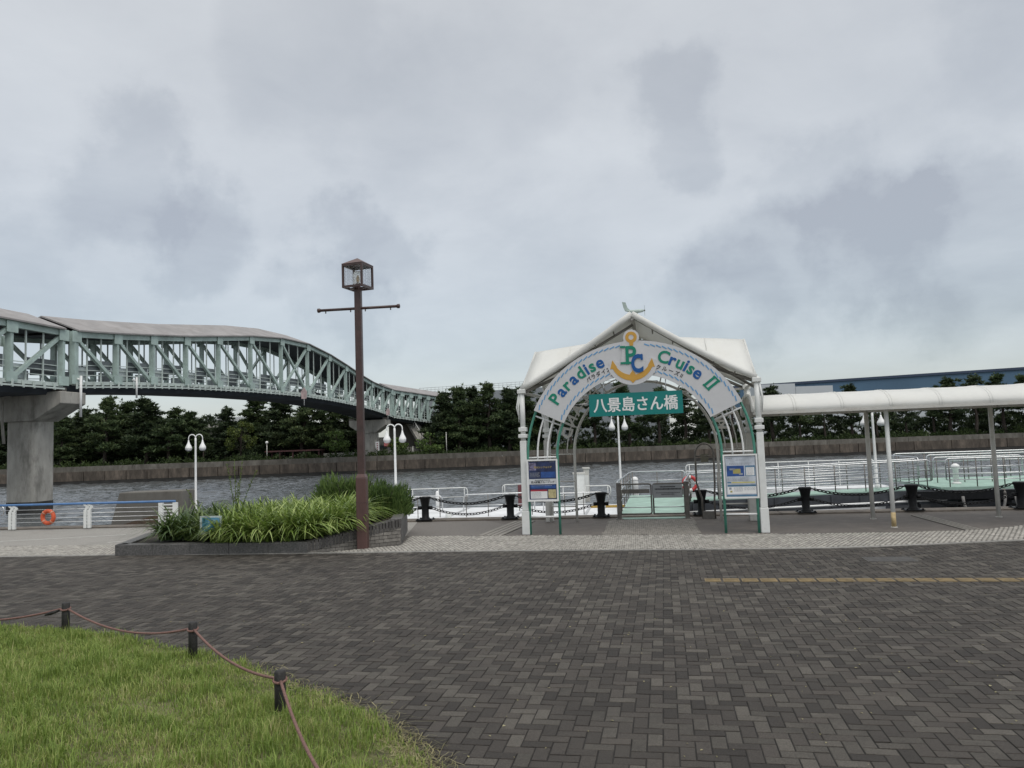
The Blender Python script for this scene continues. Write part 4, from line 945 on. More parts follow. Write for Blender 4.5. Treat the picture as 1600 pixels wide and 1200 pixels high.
# concrete dolphin in the water
a0, a1, a2 = D(182, 768, 33), D(278, 768, 33), D(262, 768, 33)
t = thing('concrete_dolphin', 'stained concrete mooring block with sloping end standing in the water', 'mooring block')
zt_ = .68; xs0 = D(165, 820, 33).x; xl = D(186, 768, 33).x; xr = D(285, 765, 33).x
b = MB(); yv = 33; dp = 1.3; sl = .8
outl = [(xs0-.6, WZ-2), (xl, zt_), (xr, zt_), (xr, WZ-2)]
vs = [(x, yv, z) for x, z in outl]+[(x, yv+dp, z) for x, z in outl]
b.add(vs, [(0, 3, 2, 1), (4, 5, 6, 7)]+[(i, (i+1) % 4, 4+(i+1) % 4, 4+i) for i in range(4)]); b.build('block', mat('old block concrete', (.19, .18, .16), .85, var=.25, scale=.9, bump=.4, bscale=6, streak=.3, dirt=(.075, .068, .058), dscale=.9, dlo=.42, dhi=.66), t, .04)
b = MB(); b.add([(xs0-.3, yv-.02, WZ-1), (xr-.5, yv-.02, WZ-1), (xr-.9, yv-.02, -.35), (xl+1.6, yv-.02, -.30), (xl-.15, yv-.02, -.75)], [(0, 1, 2, 3, 4)]); b.build('rust_stain', M_rust, t)
# ================================================================== TWIN GLOBE LAMPS
def twin_lamp(loc, h, label, first=None, rz=0):
    if first: o = copy_tree(first); o.location = loc; o.scale = (1, 1, h/3.4); o.rotation_euler = (0, 0, rz); o['label'] = label; return o
    t = thing('twin_globe_lamp', label, 'lamp post', loc, 'white twin globe lamps along the pontoon', rz); t.scale = (1, 1, h/3.4)
    MB().lathe([(.10, 0), (.10, .15), (.055, .2), (.05, 1.6), (.042, 3.1), (.042, 3.25)], n=10).build('lamp_pole', M_whiteclean, t)
    for s in (-1, 1):
        pts = [(0, 0, 3.15)]+[(s*(.16-.16*math.cos(PI*k/8)), 0, 3.25+.15*math.sin(PI*k/8)) for k in range(9)]+[(s*.32, 0, 3.12)]
        MB().tube(pts, .022, 8).build('lamp_arm', M_whiteclean, t)
        sh = MB().lathe([(.024, 3.16), (.035, 3.1), (.07, 3.0), (.125, 2.90), (.150, 2.83), (.150, 2.80)], (s*.32, 0, 0), 14).build('lamp_shade', M_whiteclean, t)
        MB().lathe([(.148, 2.797), (.135, 2.74), (.09, 2.70), (.03, 2.685)], (s*.32, 0, 0), 14).build('lamp_globe', mat('frosted globe', (.46, .47, .48), .3), sh)
    return t
def lamp_at(px, ytop, ybase, zb_, label, first=None, rz=0):
    P = G(px, ybase, zb_); tp_ = D(px-4, ytop, P.y); return twin_lamp(P, tp_.z-zb_, label, first, rz)
TL = lamp_at(619.5, 663, 803, -.5, 'white twin globe lamp standing on the pontoon right of the brown lamp post')
lamp_at(306, 679, 803, -.5, 'white twin globe lamp rising behind the left end of the planter', TL)
P = G(971, 775, -.4); lamp_at(971, 646, 775, -.4, 'white twin globe lamp seen through the gate arch below the teal sign', TL, .25)
lamp_at(1371, 640, 764, 0.0, 'white twin globe lamp standing behind the posts of the covered walkway', TL, 0)
# ================================================================== BOLLARDS AND CHAINS
bz = .045
def make_bollard():
    t = thing('mooring_bollard', 'b', 'bollard', group='black mooring bollards along the quay')
    MB().lathe([(.17, 0), (.165, .03), (.115, .09), (.115, .35), (.125, .45), (.16, .62), (.185, .69), (.185, .71), (.17, .725)], n=20).build('post', M_iron, t)
    MB().box((0, 0, .012), (.52, .46, .03)).build('base_plate', M_iron, t, .008)
    for s in (-1, 1):
        MB().tube([(s*.11, 0, .375), (s*.23, 0, .375)], [.05, .06], 8).build('side_lug', M_iron, t)
        MB().tube([(s*.17, 0, .675), (s*.25, 0, .665)], .022, 6).build('chain_eye', M_iron, t)
    for sx in (-1, 1):
        for sy in (-1, 1): MB().lathe([(.03, .027), (.03, .055), (.015, .06)], (sx*.21, sy*.18, 0), 6).build('bolt', M_iron, t)
    return t
BL = [(532, 'black iron bollard hidden behind the planter shrubs'), (665, 'black iron bollard just right of the planter'), (798, 'black iron bollard left of the white gate left post'), (940, 'black iron bollard left of the pier gangway gates'), (1097, 'black iron bollard behind the tubular hoop right of the gangway gates'), (1260, 'black iron bollard right of the white gate right post'), (1427, 'black iron bollard between the two right walkway posts'), (1597, 'black iron bollard at the right edge of the photo')]
bpos = []
BO = make_bollard()
for i, (px, lab) in enumerate(BL):
    x = (px-800)/1200.0
    d_r = ray(px, 826.5-.0185*px); kk = (22.22+.12)/(d_r.y+.155*d_r.x); P = Vector((d_r.x*kk, d_r.y*kk, bz)); bpos.append(P)
    if i == 0: continue
    o = BO if i == 1 else copy_tree(BO); o.location = P; o.rotation_euler = (0, 0, QA); o.scale = (.92, .92, .94); o['label'] = lab
def chain(p, q, sag, label, link=.125, r=.013, grp='black chains between the bollards'):
    p = Vector(p); q = Vector(q); n0 = 60
    cur = [p.lerp(q, k/n0)-Vector((0, 0, sag*4*(k/n0)*(1-k/n0))) for k in range(n0+1)]
    L = sum((cur[i+1]-cur[i]).length for i in range(n0)); n = max(3, int(L/(link*.80))); b = MB()
    acc = [0]
    for i in range(n0): acc.append(acc[-1]+(cur[i+1]-cur[i]).length)
    for i in range(n):
        s = L*(i+.5)/n; k = next(j for j in range(n0) if acc[j+1] >= s-1e-6); f = (s-acc[k])/(acc[k+1]-acc[k]); c = cur[k].lerp(cur[k+1], f); d = (cur[k+1]-cur[k]).normalized()
        side = d.cross(Vector((0, 0, 1))).normalized(); up = side.cross(d).normalized(); wv = up if i % 2 else side
        wv = (up*.8+side*.6) if i % 2 else (side*.8-up*.6)
        pts = [c+d*(link/2-.026)*(1 if math.cos(a) > 0 else -1)*min(1, abs(math.cos(a))*1.6)+d*.026*math.cos(a)+wv*.034*math.sin(a) for a in [2*PI*j/12 for j in range(12)]]
        b.tube(pts, r, 6, closed=True)
    return tag(b.build('chain', M_iron), label, 'chain', grp)
names = ['behind the planter shrubs', 'just right of the planter', 'left of the gate left post', 'left of the gangway gates', 'by the tubular hoop', 'right of the gate right post', 'between the walkway posts', 'at the right edge']
for i in range(len(bpos)-1):
    if i == 3: continue
    a, b = bpos[i], bpos[i+1]; d = (b-a).normalized()
    chain(a+d*.24+Vector((0, 0, .615)), b-d*.24+Vector((0, 0, .615)), .17, f'upper black chain running right from the bollard {names[i]}', r=.015)
    chain(a+d*.21+Vector((0, 0, .34)), b-d*.21+Vector((0, 0, .34)), .20, f'lower black chain running right from the bollard {names[i]}', r=.011, link=.11)
# ================================================================== PONTOON (LEFT) AND RAILS
def pontoon():
    t = thing('pontoon', 'white decked floating pontoon moored left of the gangway', 'pontoon')
    z = -.5; pts = [G(960, 818, z), None]
    a = Vector((-14.2, 27.2, 0)); dirx = QE; y0 = QN
    def q(u, v): p = Vector((-14, 25.6, 0))+QE*u+QN*v; return (p.x, p.y)
    MB().prism([q(0, 0), q(17.3, 0), q(17.3, 9.5), q(0, 9.5)], WZ-.4, z-.10).build('float', M_dkgird, t)
    MB().prism([q(-.05, -.05), q(17.35, -.05), q(17.35, 9.55), q(-.05, 9.55)], z-.098, z).build('deck', M_wdeck, t, .02)
    b = MB()
    for k in range(7):
        pa, pb = q(.3+k*2.6, .4), q(.3+k*2.6, 9.2); b.beam((pa[0], pa[1], z+.015), (pb[0], pb[1], z+.015), .10, .03)
    b.build('deck_seams', mat('grey deck seam', (.45, .46, .47), .6), t)
    return z
PZ = pontoon()
def rail(label, pts, h, nposts, zb_, r=.022, mids=(.5,), m=M_steel, ends=True, grp='steel handrails on the pontoon and gangway'):
    """pts: ground line of the rail; bent ends come down to the deck"""
    t = thing('handrail', label, 'handrail', group=grp)
    P = [Vector((p[0], p[1], zb_ if len(p) < 3 else p[2])) for p in pts]; up = Vector((0, 0, h))
    path = [P[0]+up*.25]+[p+up for p in P]+[P[-1]+up*.25] if ends else [p+up for p in P]
    MB().tube(fillet(path, .16), r, 8).build('top_rail', m, t)
    for f in mids: MB().tube([p+up*f for p in P], r*.75, 6).build('mid_rail', m, t)
    seg = [(P[i+1]-P[i]).length for i in range(len(P)-1)]; tot = sum(seg)
    for k in range(nposts):
        s = tot*(k+.12)/(nposts-1+.24) if nposts > 1 else tot/2; i = 0
        while i < len(seg)-1 and s > seg[i]: s -= seg[i]; i += 1
        p = P[i].lerp(P[i+1], min(1, s/seg[i])); MB().tube([p, p+up], r*.8, 6).build('rail_post', M_steeldk if m is M_steel else m, t)
    return t
g2 = lambda x, y, z=PZ: tuple(G(x, y, z))
rail('long white handrail at the back of the pontoon right of the brown lamp post', [g2(560, 796), g2(731, 790)], .80, 5, PZ, m=M_white)
rail('short handrail nearest the planter at the front of the pontoon', [g2(580, 812), g2(692, 808)], .80, 4, PZ)
rail('handrail in the middle of the pontoon between two bollards', [g2(725, 808), g2(836, 804)], .83, 4, PZ)
rail('low handrail at the back of the pontoon left of the gate', [g2(786, 787), g2(850, 784)], .84, 3, PZ, m=M_white)
rail('handrail on the pontoon seen through the left gate legs', [g2(842, 789), g2(955, 786)], .75, 4, PZ, m=M_white)
rail('front handrail of the pontoon between gate legs and gangway', [g2(850, 806), g2(946, 803)], .80, 4, PZ)
def white_post(px, yt, yb, w, label, m=M_whiteclean):
    P = G(px, yb, PZ); h = D(px, yt, P.y).z-PZ; t = thing('pontoon_post', label, 'post', P, 'white posts on the pontoon')
    MB().lathe([(w, 0), (w, h-.12), (w*.85, h-.05), (w*.4, h)], n=12).build('post', m, t); MB().lathe([(w*1.5, 0), (w*1.5, .04), (w*1.05, .06)], n=12).build('post_foot', m, t)
white_post(684, 767, 797, .075, 'slim round topped white post on the pontoon right of the first bollard')
white_post(701, 799, 813, .11, 'stubby grey white post on the pontoon below the chain', M_white)
white_post(993, 745, 776, .16, 'white round topped post seen above the left gangway gate')
def cabinet(px0, px1, yt, yb, Y, label, m, cat='cabinet'):
    a = D(px0, yb, Y); b = D(px1, yt, Y); t = thing('pontoon_cabinet', label, cat, (a.x, Y, 0))
    MB().box(((b.x-a.x)/2, .2, (PZ+b.z)/2), (b.x-a.x, .4, b.z-PZ)).build('cabinet_body', m, t, .02)
    MB().box(((b.x-a.x)/2, .2, b.z+.015), (b.x-a.x+.08, .48, .06)).build('cabinet_lid', M_dirtywhite, t)
    MB().box(((b.x-a.x)/2, -.005, (PZ+b.z)/2), ((b.x-a.x)*.7, .012, (b.z-PZ)*.6)).build('cabinet_door', M_white, t)
cabinet(899, 913, 740, 790, 33, 'pale grey cabinet on the pontoon behind the left gate legs', M_white)
cabinet(914, 920, 732, 785, 34, 'slim grey service post beside the pale pontoon cabinet', M_dirtywhite, 'service post')
p = G(818, 798, PZ)
t = thing('maroon_panel', 'upright maroon panel on the pontoon beside the left gate post', 'panel', (p.x, p.y, PZ)); pz = D(818, 757, p.y).z-PZ
MB().box((0, 0, pz/2+.1), (.40, .06, pz-.2)).build('board', mat('maroon', (.12, .035, .04), .5), t, .05)
for s in (-1, 1): MB().box((s*.15, .04, pz/2), (.04, .03, pz)).build('support', M_steeldk, t)
p = G(952, 793, PZ)
t = thing('timber_beam', 'yellowish timber lying on the pontoon beside the gangway', 'timber', (p.x, p.y, PZ)); MB().box((0, 0, .05), (1.5, .12, .09), rz=QA).build('timber', mat('yellow timber', (.42, .27, .06), .7), t, .01)
# ================================================================== GANGWAY
t = thing('gangway', 'pale green decked gangway with dark girders leading onto the floating pier', 'gangway')
a, b = Vector((2.80, 21.36, 0)), Vector((4.66, 20.98, 0)); c, d = G(1072, 773, -.28), G(985, 774, -.28); c.z = d.z = 0
def deck(mb, pts, z0, z1): mb.prism([(p[0], p[1]) for p in pts], z0, z1)
m_ = MB(); m_.prism([(p.x, p.y) for p in (a, b, c, d)], -.45, .02, zt=[.02, .02, -.28, -.28]); m_.build('landing_deck', M_gdeck, t)
m_ = MB()
for p, q in ((a, d), (b, c)): m_.beam(p+Vector((0, 0, -.50)), q+Vector((0, 0, -.75)), .12, .42)
m_.build('girder', M_dkgird, t)
Rn = [Vector((6.3, 29.9, -.26)), Vector((15.2, 28.3, .02)), Vector((15.45, 29.8, .02)), Vector((6.55, 31.4, -.26))]
m_ = MB(); m_.prism([(p.x, p.y) for p in Rn], -.5, 0, zt=[p.z for p in Rn]); m_.build('ramp_deck', M_gdeck, t)
m_ = MB(); deck(m_, [(15.5, 28.25), (30, 25.9), (30, 32.0), (16.4, 34.2)], -.06, .04); m_.build('pier_deck', M_gdeck, t)
m_ = MB(); rdir = (Rn[1]-Rn[0]).normalized(); rnv = Vector((rdir.y, -rdir.x, 0)).normalized()
for p, q in ((Rn[0], Rn[1]), (Rn[3], Rn[2])): m_.beam(p+rnv*.07+Vector((0, 0, -.30)), q+rnv*.07+Vector((0, 0, -.30)), .14, .52)
for k in range(9):
    p = Rn[0].lerp(Rn[1], (k+.5)/9)+rnv*.16+Vector((0, 0, -.3)); m_.beam(p+Vector((0, 0, -.24)), p+Vector((0, 0, .24)), .06, .06)
m_.build('girder', M_dkgird, t)
m_ = MB(); m_.tube([Rn[0]+rnv*.3+Vector((-.5, 0, -.42)), Rn[1]+rnv*.3+Vector((.4, 0, -.40))], .04, 8); m_.build('white_pipe', M_whiteclean, t)
m_ = MB(); m_.prism([(15.2, 28.5), (30, 26.1), (30, 31.8), (16.0, 34.0)], WZ-.3, -.5); m_.build('float', M_dkgird, t)
for k in range(8):
    x = 14.6+k*1.5; m_ = MB(); yy = 28.2-.162*(x-15.2); m_.beam((x, yy, -1.5), (x, yy, -.1), .16, .2); m_.build('fender_post', M_iron, t)
m_ = MB()
for k in range(6):
    x = 14.6+k*2.1; yy = 28.05-.162*(x-15.2); m_.beam((x, yy, -.25), (x+2.1, yy-.34, -1.0), .09, .09); m_.beam((x, yy, -1.0), (x+2.1, yy-.34, -.25), .09, .09)
m_.beam((14.2, 28.15, -.22), (30, 25.6, -.22), .2, .3); m_.build('brace', M_iron, t)
# hoses looped on the pier side
for k, (x, lab) in enumerate(((16.6, 'grey hose hanging in a loop on the side of the floating pier'), (18.3, 'second grey hose loop on the floating pier nearer the right edge'))):
    ti = thing('hose', lab, 'hose'); b_ = MB(); b_.tube([Vector((x+.75*math.cos(PI+PI*j/14), 27.75-.162*(x-15.2), -.25+1.0*math.sin(PI+PI*j/14))) for j in range(15)], .05, 8); b_.build('hose_loop', mat('grey hose', (.22, .21, .20), .6), ti)
    b_ = MB(); b_.tube([(x+.75, 27.75-.162*(x-15.2), -.25), (x+.78, 27.85-.162*(x-15.2), -.05)], .06, 8); b_.build('coupling', M_steeldk, ti)
GH = 1.03
rp_ = lambda k, f, o: tuple(Rn[0].lerp(Rn[1], f)+rnv*-o)
rail('near side handrail of the long gangway ramp', [rp_(0, .03, .06), rp_(0, 1.0, .06)], GH, 9, .02, mids=(.26, .45, .63, .82), r=.026)
rail('far side handrail of the long gangway ramp', [rp_(0, .03, 1.45), rp_(0, 1.0, 1.45)], GH, 8, .02, mids=(.26, .45, .63, .82), r=.024)
rail('handrail at the near edge of the floating pier deck', [(15.75, 28.3), (19.6, 27.68)], GH, 5, .04, mids=(.25, .45, .7), r=.026)
rail('handrail at the near edge of the floating pier at the right edge', [(19.75, 27.65), (27, 26.5)], GH, 6, .04, mids=(.25, .45, .7), r=.026)
rail('back handrail of the floating pier deck', [(16.6, 33.9), (22.5, 33.0)], 1.1, 6, .04, mids=(.35, .65), r=.026)
rail('handrail across the floating pier deck beside the slim walkway post', [(16.6, 30.7), (19.8, 30.2)], 1.0, 4, .04, mids=(.3, .6,), r=.024)
rail('back handrail of the floating pier right of the slim walkway post', [(22.7, 32.95), (29, 32.0)], 1.1, 6, .04, mids=(.35, .65), r=.024)
rail('white handrail on the far edge of the float behind the gangway ramp', [(8.0, 36.2), (16.2, 34.9)], 1.15, 7, -.25, mids=(.3, .52, .76), m=M_white, r=.024)
rail('handrail along the middle of the floating pier deck', [(17.2, 32.3), (24.5, 31.1)], 1.05, 6, .04, mids=(.25, .5, .75), r=.024)
MBf = MB().prism([(7.8, 34.7), (16.4, 33.4), (16.6, 35.2), (8.0, 36.6)], WZ-.2, -.26); tf = thing('float', 'low white float behind the gangway ramp', 'float'); MBf.build('float_body', M_wdeck, tf)
rail('short cross handrail at the top of the gangway ramp', [(15.6, 29.9), (16.3, 33.6)], 1.05, 4, .04, mids=(.3, .6), r=.024)
rail('back handrail of the gangway landing', [(d.x, d.y, -.28), (c.x, c.y, -.28)], 1.03, 3, .02, mids=(.62,), r=.024)
rail('left handrail of the gangway landing', [(a.x+.03, a.y+.2, .02), (d.x, d.y, -.28)], 1.0, 6, .02, mids=(.35, .68), r=.024)
rail('right handrail of the gangway landing', [(b.x-.03, b.y+.2, .02), (c.x-.5, c.y-3.2, -.18)], 1.0, 6, .02, mids=(.35, .68), r=.024)
for x, lab in ((16.9, 'white ventilator post on the floating pier deck'), (20.3, 'white mushroom post on the floating pier near the right edge')):
    ti = thing('pier_post', lab, 'post', (x, 29.7, .04)); MB().lathe([(.10, 0), (.10, .55), (.16, .6), (.14, .72), (.05, .78)], n=12).build('post', M_whiteclean, ti); MB().lathe([(.17, 0), (.17, .05), (.11, .07)], n=12).build('post_foot', M_white, ti)
# red life ring on the landing rail
p = Vector((6.35, 28.2, .50))
ti = thing('life_ring', 'red and white life ring hung behind the tubular hoop', 'life ring', p)
for k in range(4):
    b_ = MB(); b_.tube([Vector((.24*math.cos(k*PI/2+.3+j*PI/2/7), 0, .24*math.sin(k*PI/2+.3+j*PI/2/7))) for j in range(6)], .065, 8); b_.build('ring', M_red, ti)
    b_ = MB(); b_.tube([Vector((.24*math.cos(k*PI/2+.3+PI/2*(5+j)/7), 0, .24*math.sin(k*PI/2+.3+PI/2*(5+j)/7))) for j in range(3)], .066, 8); b_.build('ring_band', M_whiteclean, ti)
# gates across the gangway
GE = (Vector((4.58, 20.90, 0))-Vector((2.84, 21.30, 0))); GW = GE.length; GE.normalize(); GO = Vector((2.84, 21.30, .03))
def gate(label, f0, f1, plate):
    ti = thing('gate', label, 'gate', group='steel gates closing the gangway'); p = GO+GE*GW*f0; q = GO+GE*GW*f1; Z = lambda z: Vector((0, 0, z))
    b_ = MB(); pts = [p+Z(.12), p+Z(.93), q+Z(.93), q+Z(.12), p+Z(.12)]; b_.tube(fillet(pts[:1]+pts[1:4]+pts[4:], .07), .022, 8); b_.build('gate_frame', M_steeldk, ti)
    for zz in (.30, .58): e = MB(); e.tube([p+Z(zz), q+Z(zz)], .014, 6); e.build('gate_bar', M_steel, ti)
    if plate:
        n = Vector((GE.y, -GE.x, 0)); c_ = p.lerp(q, .47)+n*.03
        M = Matrix((GE, n, Vector((0, 0, 1)))).transposed()
        b_ = MB(); b_.box(c_+Z(.73), (.78, .012, .36), M=M); o = b_.build('notice_plate', mat('grey notice plate', (.33, .34, .35), .45, var=.05), ti)
        b_ = MB(); r_ = random.Random(8)
        for (zz, l, hh) in ((.845, .40, .03), (.785, .68, .04), (.685, .62, .014), (.645, .34, .02)):
            x = -l/2
            while x < l/2:
                w = r_.uniform(.018, .036); b_.box(c_+n*.008+GE*(x+w/2)+Z(zz), (w, .004, hh), M=M); x += w+.008
        b_.build('lettering', M_black, o)
    else:
        n = Vector((GE.y, -GE.x, 0)); M = Matrix((GE, n, Vector((0, 0, 1)))).transposed(); b_ = MB(); b_.box(p.lerp(q, .5)+Z(.735), (GW*(f1-f0)-.08, .01, .11), M=M); b_.build('gate_panel', M_steeldk, ti)
gate('left steel gate leaf with a brown panel across the gangway', .02, .485, False)
gate('right steel gate leaf carrying a grey notice across the gangway', .515, .98, True)
for f, lab in ((-.01, 'grey square gate post at the left of the gangway'), (1.01, 'grey square gate post at the right of the gangway')):
    p = GO+GE*GW*f; ti = thing('gate_post', lab, 'gate post', (p.x, p.y, 0)); MB().box((0, 0, .5), (.11, .11, 1.0)).build('post', M_steeldk, ti, .01); MB().box((0, 0, .015), (.2, .2, .03)).build('post_foot', M_steeldk, ti); MB().box((0, 0, 1.01), (.13, .13, .02)).build('post_cap', M_steel, ti)
# tubular hoop stand
ti = thing('hoop_ladder', 'tall grey tubular hoop rail standing on the quay edge right of the gates', 'hoop rail')
p = G(1096, 814, .02); q = G(1114, 813.6, .02); p = Vector((4.93, 20.82, 0)); q = Vector((5.28, 20.72, 0))
top = 1.98; hd = (q-p).normalized(); c_ = (p+q)/2; R_ = .24
arc = [c_+hd*(-R_*math.cos(PI*k/12))+Vector((0, 0, 1.72+R_*1.2*math.sin(PI*k/12))) for k in range(13)]
MB().tube([p+Vector((.07, 0, 0)), p+Vector((.06, 0, .55)), p+hd*-.06+Vector((0, 0, .95))]+arc+[q+hd*.05+Vector((0, 0, .95)), q+Vector((.02, 0, .5)), q+Vector((.02, 0, 0))], .027, 8).build('hoop', M_steeldk, ti)
MB().tube([arc[0]+Vector((0, 0, -.05)), arc[-1]+Vector((0, 0, -.05))], .02, 6).build('crossbar', M_steeldk, ti)
MB().box(c_+Vector((0, 0, 1.62)), (.2, .03, .22), rz=QA).build('hoop_plate', mat('olive plate', (.16, .15, .11), .6), ti)
MB().box(c_+Vector((0.03, 0, .1)), (.3, .2, .2), rz=QA).build('hoop_foot', M_steeldk, ti)
# ================================================================== PIER GATE
GA = Vector((.23, 18.69, 0)); GB = Vector((5.57, 17.46, 0)); ge = (GB-GA).normalized(); gn = Vector((ge.y, -ge.x, 0)); GLEN = (GB-GA).length   # gn points to the plaza
def gp(u, z, v=0.0): return GA+ge*u-gn*v+Vector((0, 0, z))           # v: metres behind the front posts
GM = Matrix((ge, Vector((0, 0, 1)), gn)).transposed().to_4x4(); GM.translation = GA   # local x along, y up, z to the plaza
def gmat(v): m = GM.copy(); m.translation = GA-gn*v; return m
VB = 2.85
tent = thing('gate_canopy', 'white membrane canopy with four gables on white posts over the pier gate', 'canopy')
EA, EB = 3.5, 3.5; um = GLEN/2
for (u, v, lab) in ((0, 0, None), (GLEN, 0, None), (.05, VB, None), (GLEN-.05, VB-.3, None)):
    b_ = MB(); c_ = gp(u, 0, v); wv = .078 if v == 0 else .085
    rot = math.atan2(ge.y, ge.x)
    b_.box((c_.x, c_.y, .28), (2*wv+.03, 2*wv+.03, .56), rz=rot); b_.box((c_.x, c_.y, .56+(2.25-.56)/2), (2*wv, 2*wv, 2.25-.56-.004), rz=rot)
    pst = b_.build('post', M_white if v == 0 else M_dirtywhite, tent, .015)
    b_ = MB(); b_.tube([(c_.x, c_.y, 2.25), (c_.x, c_.y, EA+.02)], wv*.82, 10); b_.build('post_head', M_white, pst)
    b_ = MB(); b_.box((c_.x, c_.y, 2.36), (.21, .21, .09), rz=rot); b_.box((c_.x, c_.y, 2.52), (.19, .19, .10), rz=rot); b_.box((c_.x, c_.y, EA-.06), (.20, .19, .10), rz=rot); b_.build('bracket', M_white, pst, .012)
    b_ = MB(); rr = random.Random(int(u*10+v*3)); s = -1 if u < 1 else 1
    for k in range(5):
        x0 = c_+ge*s*(.07+.02*rr.random())+gn*(.05*rr.uniform(-1, 1)); b_.tube([x0+Vector((0, 0, 2.6+rr.uniform(-.05, .3))), x0+ge*s*rr.uniform(0, .05)+Vector((0, 0, 3.05)), x0+ge*-s*.04+Vector((0, 0, EA-.02))], [.010, .017, .014], 6)
    b_.build('lashing', M_white, pst)
def memb_face(mb, corners, nseg=10, sag=.10, t=.012):
    """triangle or quad membrane face with a slight sag"""
    a, b2, c2, d2 = [Vector(x) for x in corners]; g = nseg; V = []; nn = (b2-a).cross(d2-a).normalized()
    for i in range(g+1):
        for j in range(g+1):
            s, t_ = i/g, j/g; p = (a*(1-s)+b2*s)*(1-t_)+(d2*(1-s)+c2*s)*t_; p = p-Vector((0, 0, sag*16*s*(1-s)*t_*(1-t_)*.5)); V.append(p)
    F = [(i*(g+1)+j, (i+1)*(g+1)+j, (i+1)*(g+1)+j+1, i*(g+1)+j+1) for i in range(g) for j in range(g)]
    mb.add(V, F, True)
vm = VB/2; PK = (gp(um, 5.16, 0), gp(um, 5.0, VB-.1)); CC = gp(um, 4.82, vm)
Lr = gp(.10, 4.55, vm); Rr = gp(GLEN-.12, 4.55, vm)
cA, cB, cC, cD = gp(0, EA, 0), gp(GLEN, EB, 0), gp(GLEN-.05, EB, VB-.15), gp(.05, EA, VB)
mm = MB()
for (ea, pk, rg) in ((cA, PK[0], Lr), (cB, PK[0], Rr), (cD, PK[1], Lr), (cC, PK[1], Rr)):
    memb_face(mm, (ea, pk, CC, CC), sag=.05); memb_face(mm, (ea, rg, CC, CC), sag=.12)
mo = mm.build('membrane', M_memb, tent)
sol = mo.modifiers.new('cloth', 'SOLIDIFY'); sol.thickness = .012
b_ = MB()
for (ea, rg) in ((cA, Lr), (cB, Rr), (cD, Lr), (cC, Rr)):
    for f in (.36, .72):
        p_, q_ = rg.lerp(CC, f), ea.lerp(CC, f); up_ = Vector((0, 0, .004)); b_.tube([p_+up_, p_.lerp(q_, .5)+up_-Vector((0, 0, .05*(1-f))), q_+up_], .011, 6)
for (ea, pk) in ((cA, PK[0]), (cB, PK[0])):
    for f in (.4, .75):
        p_, q_ = pk.lerp(CC, f), ea.lerp(CC, f); b_.tube([p_+Vector((0, 0, .005)), q_+Vector((0, 0, .005))], .010, 6)
b_.build('membrane_seams', M_memb, tent)
b_ = MB()
for p, q in ((cA, PK[0]), (PK[0], cB)):
    nn = 10; pts = [p.lerp(q, k/nn)-Vector((0, 0, .10*4*(k/nn)*(1-k/nn)*.6)) for k in range(nn+1)]; b_.tube(pts, .075, 10)
b_.build('edge_tube', M_memb, tent)
b_ = MB()
for p, q in ((cD, PK[1]), (PK[1], cC), (cA, Lr), (Lr, cD), (cB, Rr), (Rr, cC)): b_.tube([p, p.lerp(q, .5)-Vector((0, 0, .04)), q], .03, 8)
b_.build('edge_tube', M_memb, tent)
dz = Vector((0, 0, -.10))
b_ = MB(); b_.tube([PK[0]+dz, CC+dz*1.4, PK[1]+dz], .05, 8); b_.tube([Lr+dz, CC+dz*1.4, Rr+dz], .045, 8); b_.build('ridge_beam', M_steeldk if False else M_dirtywhite, tent)
b_ = MB()
for ea in (cA, cB, cC, cD): b_.tube([ea+dz, CC+dz*1.6], .04, 8)
for p, q in ((cA, PK[0]), (PK[0], cB)):
    i_ = -gn*.28; b_.tube([p+i_+dz*.6+Vector((0, 0, .02)), q+i_+dz*2.2], .032, 8)
    for k in range(1, 6):
        f = k/6; pp = p.lerp(q, f)+Vector((0, 0, -.11)); b_.tube([pp, pp-gn*.28+Vector((0, 0, -.08))], .016, 6)
b_.build('valley_beams', mat('dull grey frame', (.25, .235, .21), .6, .2), tent)
# horizontal tie between front posts and rear posts
b_ = MB(); b_.tube([gp(.05, EA-.1, VB), gp(GLEN-.05, EA-.1, VB-.3)], .03, 8); b_.tube([gp(0, EA-.08, 0), gp(.05, EA-.08, VB)], .04, 8); b_.tube([gp(GLEN, EB-.08, 0), gp(GLEN-.05, EB-.08, VB-.3)], .04, 8); b_.build('tie_bar', M_dirtywhite, tent)
# ---- text helper
def text_mesh(txt, size, bold=0.0, extrude=.004, align='CENTER', shear=0.0):
    cu = bpy.data.curves.new('lettering', 'FONT'); cu.body = txt; cu.size = size; cu.extrude = extrude; cu.offset = bold; cu.align_x = align; cu.align_y = 'BOTTOM_BASELINE'; cu.resolution_u = 4; cu.shear = shear
    o = bpy.data.objects.new('lettering', cu); COL.objects.link(o); dg = bpy.context.evaluated_depsgraph_get(); dg.update()
    me = bpy.data.meshes.new_from_object(o.evaluated_get(dg)); bpy.data.objects.remove(o); bpy.data.curves.remove(cu); return me
def mesh_to_mb(mb, me, M):
    mb.add([M @ v.co for v in me.vertices], [tuple(p.vertices) for p in me.polygons]); bpy.data.meshes.remove(me)
